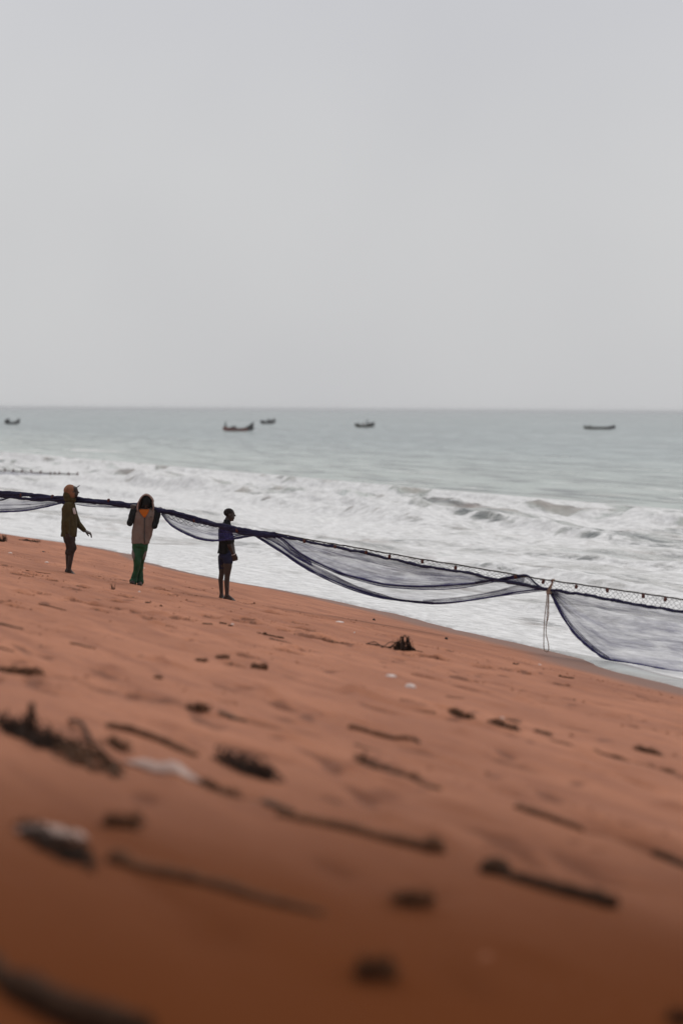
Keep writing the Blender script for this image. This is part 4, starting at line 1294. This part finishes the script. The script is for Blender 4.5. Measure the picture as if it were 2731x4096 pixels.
def weed(X, Y, wpx, hpx, mat, label, group=None, n=60, name='seaweed_clump', stems=(), seed=None, cat='seaweed', core=.45, drift=None):
    """tangle of weed: strands curling round a lumpy core, wpx x hpx in photograph pixels"""
    p = on_plain(X, Y); s_ = px_m(X, Y)
    r_ = random.Random(seed if seed is not None else int(X * 3 + Y * 5))
    W_, H_ = wpx * s_ / 2 * 1.15, hpx * s_ * (.75 if core != .5 else 1)
    g0 = bury(p, 0)
    mbx = MB()
    drift = Y > 2740 if drift is None else drift
    if drift: e1, e2, W1, W2 = V(-TX, -TY, 0), V(NX, NY, 0), W_ * 2.5, W_ * .5
    else: e1, e2, W1, W2 = V(1, 0, 0), V(0, 1, 0), W_, W_ * .6
    def Q(a, c, h):
        q = e1 * a + e2 * c
        return V(q.x, q.y, h + (gz(g0.x + q.x, g0.y + q.y) - g0.z if drift else 0))
    rot_ = Matrix((e1, e2, V(0, 0, 1))).transposed()
    for k in range(8 if drift else 5):
        mbx.ell(Q(r_.uniform(-.65, .65) * W1, r_.uniform(-.5, .5) * W2, H_ * r_.uniform(-.05, .2) * core * 2), W1 * core * r_.uniform(.35, .8), W2 * core * r_.uniform(.7, 1.3), H_ * core * r_.uniform(.4, 1.0), 9, 6, rot=rot_)
    for k in range(n):
        a0 = r_.uniform(0, 6.28); a1 = a0 + r_.uniform(-1.4, 1.4)
        k0, k1 = r_.uniform(.1, .95), r_.uniform(.5, 1.15)
        q0 = Q(math.cos(a0) * W1 * k0, math.sin(a0) * W2 * k0, 0)
        q2 = Q(math.cos(a1) * W1 * k1, math.sin(a1) * W2 * k1, r_.uniform(0, .2) * H_)
        q1 = (q0 + q2) / 2 + V(r_.uniform(-.3, .3) * W2, r_.uniform(-.3, .3) * W2, H_ * r_.uniform(.1, 1.35))
        rad = max(.0025, W_ * r_.uniform(.012, .035))
        mbx.tube(crom([q0, q1, q2], 8), [rad * (1 - .06 * i) for i in range(8)], 5)
    for (sx, sy, ex, ey, th, arc) in stems:
        a = bury(on_plain(sx, sy), .006) - g0; c = bury(on_plain(ex, ey), .006) - g0
        q = (a + c) / 2 + V(0, 0, arc)
        mbx.tube(crom([a, q, c], 12), [th * s_ / 2 * r_.uniform(.7, 1.3) for i in range(12)], 5)
    ob = mbx.obj(name, mat, None, g0)
    return tag(ob, label, cat, group)

def lump(X, Y, wpx, hpx, mat, label, cat, name, group=None, seed=None, amp=.5, depth=1.0):
    p = on_plain(X, Y); s_ = px_m(X, Y)
    sd_ = seed if seed is not None else int(X + Y)
    mbx = MB(); mbx.ell((0, 0, 0), 1, 1, 1, 20, 13)
    out = []
    for v in mbx.v:
        k = 1 + amp * (float(fbm(v.x * 1.4 + v.z, v.y * 1.4 - v.z * .7 + sd_, sd_, 3)) - .5)
        out.append(V(v.x * wpx * s_ / 2 * k, v.y * wpx * s_ / 2 * k * depth, max(-.25, v.z) * hpx * s_ * k))
    mbx.v = out
    o = mbx.obj(name, mat, None, bury(p, 0))
    return tag(o, label, cat, group)

GS = 'driftwood sticks scattered on the sand'
GW = 'clumps of dark seaweed on the sand'
GP = 'pebbles near the waterline'
GL = 'pale scraps of litter on the sand'
stick(157, 2416, 266, 2440, 7, WOOD, 'brown stick lying below the person in olive jacket', GS)
stick(105, 2283, 205, 2297, 4, WOOD, 'thin twig lying on the sand left of the olive-jacketed person’s feet', GS, bend=.08)
stick(283, 2577, 383, 2600, 11, WOODG, 'grey-brown stick half buried at left, below the brown stick', GS)
stick(810, 2498, 850, 2502, 7, WOODG, 'short grey stick, left one of three small pieces below the black-shirted person', GS, tip=.8)
stick(878, 2496, 907, 2500, 8, WOODK, 'stubby black stick, middle one of three small pieces below the black-shirted person', GS, tip=.8)
stick(915, 2506, 930, 2507, 7, WOODK, 'tiny dark stub, right one of three small pieces below the black-shirted person', GS, tip=.8)
stick(1134, 2552, 1028, 2533, 9, WOODK, 'knobbly black stick lying above a thinner grey one', GS, knot=.72, tip=.35)
stick(1080, 2554, 1168, 2574, 7, WOODG, 'thin tapering grey stick just below the knobbly black one', GS, tip=.2)
stick(-10, 2497, 96, 2518, 11, WOODG, 'grey-brown stick at the left edge, upper of two there', GS)
stick(-30, 2585, 58, 2608, 12, WOOD, 'brown stick at the left edge, lower of two there', GS)
stick(2295, 2717, 2234, 2708, 6, WOODK, 'small dark stick near the wet sand at right, beyond the weed trail', GS, knot=.95, tip=.8)
stick(1784, 2777, 1856, 2789, 6, WOODG, 'thin grey stick lying above and right of a short dark stick', GS)
stick(1601, 2806, 1676, 2820, 12, WOOD, 'short thick dark stick right of centre on the bare sand', GS, tip=.85)
stick(2028, 2874, 2081, 2888, 9, WOODG, 'short grey stick behind the trail of weed at right', GS, tip=.8)
stick(1401, 2913, 1640, 2964, 17, WOOD, 'long straight brown stick in the middle of the sand', GS, knot=None, tip=.5, bend=.015)
stick(1418, 2968, 1531, 2998, 12, WOODG, 'faint half-buried rod standing in for the shadow below the long straight stick', GS, lift=-.012)  # rod added where only the long stick's shadow falls
stick(1650, 2965, 1674, 2970, 16, WOODK, 'small dark stub at the right end of the long straight stick', GS, tip=.9)
stick(880, 2852, 986, 2888, 15, WOODG, 'blurred grey stick beside a small brown mound, upper left foreground', GS)
stick(435, 2905, 784, 3022, 24, WOOD, 'long brown branch running above the pale plastic scrap', GS, bend=.02, tip=.9)
stick(1001, 3172, 1178, 3257, 26, WOODG, 'grey-brown branch piece ending near the middle of the foreground', GS)
stick(1120, 3262, 1775, 3428, 30, WOOD, 'long brown branch with a knotted right end in the middle foreground', GS, knot=.97, bend=.02, tip=.8)
stick(479, 3435, 1290, 3655, 34, WOOD, 'longest dark branch across the lower left foreground', GS, knot=.03, bend=.02, tip=.9)
stick(-150, 3800, 560, 4090, 150, WOODK, 'thick black log entering at the bottom left corner', GS, bend=.02, tip=.9, cat='log', name='driftwood_log')
stick(2063, 3229, 2330, 3320, 24, WOOD, 'tapering brown stick on the right of the foreground', GS, tip=.5)
stick(2612, 3420, 2800, 3465, 34, WOODK, 'dark stick cut off by the right edge of the picture', GS)
stick(2446, 3640, 1958, 3500, 42, WOODK, 'thick dark stick with a knob at its left end, lower right foreground', GS, knot=.95, tip=.75)

weed(1608, 2602, 80, 40, WEED, 'tangled black seaweed with long trailing stems lying nearest the water', GW, 46, 'seaweed_clump', core=.5, seed=21, stems=
     [(1588, 2600, 1622, 2604, 5, .20), (1596, 2602, 1640, 2606, 5, .22), (1612, 2602, 1646, 2608, 6, .16), (1600, 2604, 1618, 2600, 9, .18), (1580, 2600, 1604, 2602, 4, .13), (1640, 2606, 1658, 2604, 12, .03), (1464, 2575, 1560, 2592, 5, .01), (1560, 2592, 1620, 2602, 6, .10), (1545, 2590, 1610, 2600, 4, .03), (1610, 2602, 1690, 2613, 5, .01), (1470, 2573, 1530, 2590, 4, .05), (1530, 2589, 1600, 2590, 3, .08), (1625, 2585, 1640, 2606, 4, .17)], cat='seaweed')
weed(9, 2166, 40, 30, WEED, 'small tuft of dark seaweed at the left edge near the water', GW, 40)
weed(146, 2170, 34, 14, WEED, 'dark seaweed with a flat stem, left of the person in olive', GW, 30, stems=[(78, 2162, 140, 2168, 5, .01), (95, 2163, 125, 2168, 4, .04)])
weed(451, 2360, 20, 26, WEED, 'little upright sprig of weed below the green trousers', GW, 14, core=.2)
weed(592, 2409, 26, 8, WEED, 'flat dark weed scrap below the green-trousered person, left of two', GW, 20)
weed(642, 2423, 20, 7, WEED, 'flat dark weed scrap below the green-trousered person, right of two', GW, 20)
weed(887, 2630, 54, 20, WEEDB, 'dark brown weed heap, upper one of three mounds on open sand', GW, 60)
weed(806, 2651, 50, 15, WEEDB, 'dark brown weed heap, left one of three mounds on open sand', GW, 60)
weed(1038, 2676, 62, 25, WEEDB, 'dark brown weed heap, largest and lowest of three mounds on open sand', GW, 70)
weed(633, 2722, 36, 13, WEEDB, 'faint brown weed heap left of and below the three mounds', GW, 40)
weed(1848, 2868, 96, 26, WEEDB, 'biggest clump in the trail of brown weed at right', GW, 80)
weed(1722, 2853, 54, 12, WEEDB, 'small weed scrap at the left end of the trail at right', GW, 40)
weed(2010, 2914, 110, 22, WEEDB, 'loose spread of brown weed in the middle of the trail', GW, 70, core=.25)
weed(2170, 2932, 62, 14, WEEDB, 'small brown weed clump near the right end of the trail', GW, 40)
weed(2240, 2974, 76, 12, WEEDB, 'thin weed scrap below the right end of the trail', GW, 40, core=.25)
weed(2590, 3008, 84, 22, WEEDB, 'brown weed mound near the right edge', GW, 60)
weed(2420, 3018, 130, 14, WEEDB, 'flat strip of weed left of the mound near the right edge', GW, 50, core=.22)
weed(2612, 3064, 130, 14, WEEDB, 'flat strip of weed below the mound near the right edge', GW, 50, core=.22)
weed(2061, 2655, 26, 8, WEED, 'tiny dark weed scrap at the edge of the wet sand below the rope loop', GW, 16)
weed(793, 2840, 96, 34, WEEDB, 'blurred brown weed mound beside a grey stick in the left foreground', GW, 60, drift=False)
weed(112, 2950, 300, 66, WEED, 'big black weed heap with an upright stub at the left foreground', GW, 90, stems=[(120, 2950, 135, 2945, 26, .2), (200, 2990, 290, 3000, 14, .03), (280, 2890, 370, 2985, 18, .06)])
weed(330, 3028, 380, 34, WEEDB, 'low dark weed between the black heap and the pale plastic', GW, 70, core=.3)
weed(470, 2990, 130, 40, WEEDB, 'brown weed piled behind the left end of the pale plastic', GW, 60, core=.3)
weed(985, 3082, 260, 60, WEED, 'black weed heap at the right end of the long brown branch', GW, 80, core=.35)
weed(880, 3150, 170, 34, WEEDB, 'brown weed just right of the pale plastic', GW, 60, core=.3)
weed(215, 3380, 360, 54, WEED, 'wide black weed mat under a pale slab at the lower left', GW, 90, core=.35)
weed(490, 3320, 170, 60, WEEDB, 'brown weed mound right of the pale slab at the lower left', GW, 60, core=.3, drift=False)
weed(1560, 3085, 250, 44, WEEDB, 'low brown weed patch standing in for a dark hollow in the centre', GW, 90, core=.3, stems=[(1430, 3050, 1560, 3080, 18, .01), (1600, 3090, 1760, 3150, 22, .01)])  # weed added in place of a dark hollow in the sand
weed(1655, 3640, 170, 50, WEEDB, 'blurred brown weed clump left of the thick knobbed stick', GW, 70, core=.35, drift=False)
weed(1505, 3945, 170, 80, WEEDB, 'blurred dark weed clump at the bottom, nearest the camera', GW, 70, core=.45, drift=False)
weed(60, 2685, 190, 34, WEEDB, 'dark brown weed bank at the left edge below the half-buried sticks', GW, 80, core=.4)
weed(2715, 4085, 120, 70, WEED, 'dark tangled tuft in the bottom right corner', GW, 50, drift=False)  # dark tuft of strands at the corner of the frame
lump(1495, 2482, 12, 8, STONE, 'dark pebble just above the black seaweed tangle, nearest the water', 'pebble', 'pebble', GP)
lump(1496, 2521, 9, 4, STONE, 'smallest dark pebble, below the pebble above the seaweed', 'pebble', 'pebble', GP)
lump(1784, 2560, 14, 9, STONE, 'dark pebble right of the black seaweed tangle', 'pebble', 'pebble', GP)
lump(174, 2208, 16, 6, STONE, 'dark pebble left of the olive-jacketed person', 'pebble', 'pebble', GP)
lump(1358, 2492, 34, 5, SHELL, 'flat white scrap left of the dark pebble near the water', 'litter', 'litter_scrap', GL)
lump(1417, 2532, 9, 4, SHELL, 'tiny white scrap above the stem of the black seaweed', 'litter', 'litter_scrap', GL)
lump(2157, 2658, 14, 4, SHELL, 'tiny pale scrap on the sand right of the hanging rope', 'litter', 'litter_scrap', GL)
lump(1562, 2703, 44, 8, SHELL, 'flat white scrap below the black seaweed tangle, upper of two', 'litter', 'litter_scrap', GL)
lump(1640, 2741, 46, 15, SHELL, 'white crumpled scrap below the black seaweed tangle, lower of two', 'litter', 'litter_scrap', GL)
lump(42, 2211, 18, 4, SHELL, 'white scrap near the left edge beside the waterline weed', 'litter', 'litter_scrap', GL)
lump(187, 2248, 16, 4, SHELL, 'white scrap left of the olive-jacketed person’s shins', 'litter', 'litter_scrap', GL)
lump(558, 2370, 12, 4, SHELL, 'white scrap just below the green-trousered person’s shoes', 'litter', 'litter_scrap', GL)
lump(2008, 2869, 16, 8, SHELL, 'white scrap touching the short grey stick at right', 'litter', 'litter_scrap', GL)
lump(930, 2498, 14, 5, SHELL, 'white scrap beside the three small stick pieces', 'litter', 'litter_scrap', GL)
lump(577, 2274, 9, 4, SHELL, 'white speck right of the green trousers', 'litter', 'litter_scrap', GL)
# crumpled plastic and the pale slab, both out of focus in the foreground
def crumple(X1, Y1, X2, Y2, wid, h, mat, label, cat, name, seed):
    a = on_plain(X1, Y1); c = on_plain(X2, Y2); s_ = px_m((X1 + X2) / 2, (Y1 + Y2) / 2)
    d = c - a; d.z = 0; ln = d.length; d.normalize(); sd_ = V(-d.y, d.x, 0)
    n, q = 26, 12; mid = (a + c) / 2; o = bury(mid, 0)
    P_ = np.zeros((q, n, 3)); Q_ = np.zeros((q, n, 3))
    for i in range(n):
        for j in range(q):
            u_ = i / (n - 1) * 2 - 1; v_ = j / (q - 1) * 2 - 1
            w_ = (1 - abs(u_) ** 3) ** .5 if abs(u_) < 1 else 0
            p = mid + d * u_ * ln / 2 + sd_ * v_ * wid / 2 * (.55 + .45 * w_)
            hh = h * (.25 + .75 * (1 - v_ * v_) * w_) * (.5 + float(fbm(u_ * 3, v_ * 2, seed, 3)))
            P_[j, i] = (p - V(*o)).x, (p - V(*o)).y, gz(p.x, p.y) - o.z + hh
    mbx = MB()
    for lay in (0, 1):
        for j in range(q):
            for i in range(n): mbx.v.append(V(P_[j, i, 0], P_[j, i, 1], P_[j, i, 2] - lay * .012))
    for lay in (0, 1):
        for j in range(q - 1):
            for i in range(n - 1):
                k = lay * n * q + j * n + i; mbx.f.append((k, k + 1, k + n + 1, k + n))
    rim = [i for i in range(n)] + [j * n + n - 1 for j in range(1, q)] + [(q - 1) * n + i for i in range(n - 2, -1, -1)] + [j * n for j in range(q - 2, 0, -1)]
    for i in range(len(rim)):
        k, l_ = rim[i], rim[(i + 1) % len(rim)]; mbx.f.append((k, l_, l_ + n * q, k + n * q))
    return tag(mbx.obj(name, mat, None, o), label, cat)
crumple(530, 3050, 790, 3120, .22, .045, BAG, 'crumpled pale plastic sheet among the dark weed in the left foreground', 'plastic litter', 'plastic_sheet', 5)
crumple(80, 3330, 340, 3345, .16, .05, BAG, 'pale weathered slab lying on the black weed mat at the lower left', 'driftwood', 'weathered_slab', 8)

# crumbs of moist sand and plant scraps along the drift lines: far too many to count
def litter_band(name, mat, label, n, sizes, seed, bands):
    r_ = random.Random(seed); mbx = MB()
    T0, U0 = [], []
    for k in range(n):
        bd = r_.choice(bands)
        T0.append(r_.uniform(bd[0], bd[1])); U0.append(r_.gauss(bd[2], bd[3]) + bd[4] * math.sin(T0[-1] / 5.0))
    T0 = np.array(T0); U0 = np.array(U0)
    ht = []
    for (a_, b_) in HEAPS:
        for k in range(16): ht.append((a_ + r_.gauss(0, .22), b_ + r_.gauss(0, .10)))
    ht = np.array(ht)
    cl = fbm(T0 / 2.2, U0 / .9, seed, 3)
    keep = cl > np.percentile(cl, 50)
    T0 = np.concatenate([T0[keep], ht[:, 0]]); U0 = np.concatenate([U0[keep], ht[:, 1]]); keep = np.ones(len(T0), bool)
    Z0 = np.array(sand_z(T0, U0))
    for t_, u_, z_ in zip(T0[keep], U0[keep], Z0[keep]):
        x, y = xy(t_, u_); s_ = r_.uniform(*sizes) * (1 if r_.random() > .06 else 2.2)
        a = r_.uniform(0, 3.14); base = len(mbx.v)
        ax = V(TX, TY, 0) * math.cos(a * .3) + V(NX, NY, 0) * math.sin(a * .3); ay = V(-ax.y, ax.x, 0)
        l_ = s_ * r_.uniform(.8, 2.6)
        for q in ((-l_, 0, 0), (0, -s_ * .6, 0), (l_, 0, 0), (0, s_ * .6, 0), (0, 0, s_ * .7)):
            mbx.v.append(V(x, y, z_ - .004) + ax * q[0] + ay * q[1] + V(0, 0, q[2]))
        for f in ((0, 1, 4), (1, 2, 4), (2, 3, 4), (3, 0, 4)): mbx.f.append(tuple(base + q for q in f))
    tag(mbx.obj(name, mat, None), label, 'beach litter', None, 'stuff')
BANDS = [(-22, 40, -4.6, .35, .3), (-24, 30, -7.3, .6, .4), (-20, 45, -2.6, .25, .2), (-24, 20, -10.2, .7, .4), (-5, 45, -1.6, .2, .1), (-26, 0, -12.5, 1.0, .3)]
litter_band('sand_crumbs', CLOD, 'crumbs of darker moist sand along the drift lines', 12000, (.006, .019), 5, BANDS)
litter_band('plant_scraps', WEEDB, 'small dark plant scraps along the drift lines', 1500, (.005, .013), 6, BANDS)

# ------------------------------------------------------------------ thin sea haze
hz = MB(); hz.box((0, 0, 1.0), 110000, 110000, 10.6)
hm = bpy.data.materials.new('sea_haze'); hm.use_nodes = True
ht_ = hm.node_tree; ht_.nodes.clear()
pv = ht_.nodes.new('ShaderNodeVolumePrincipled'); pv.inputs['Density'].default_value = .00014
pv.inputs['Color'].default_value = (.93, .94, .95, 1); pv.inputs['Anisotropy'].default_value = .2
ho_ = ht_.nodes.new('ShaderNodeOutputMaterial'); nlink(ht_, pv.outputs[0], ho_.inputs['Volume'])
tag(hz.obj('haze', hm, None, smooth=False), 'thin pale sea haze over the water', 'haze', None, 'stuff')
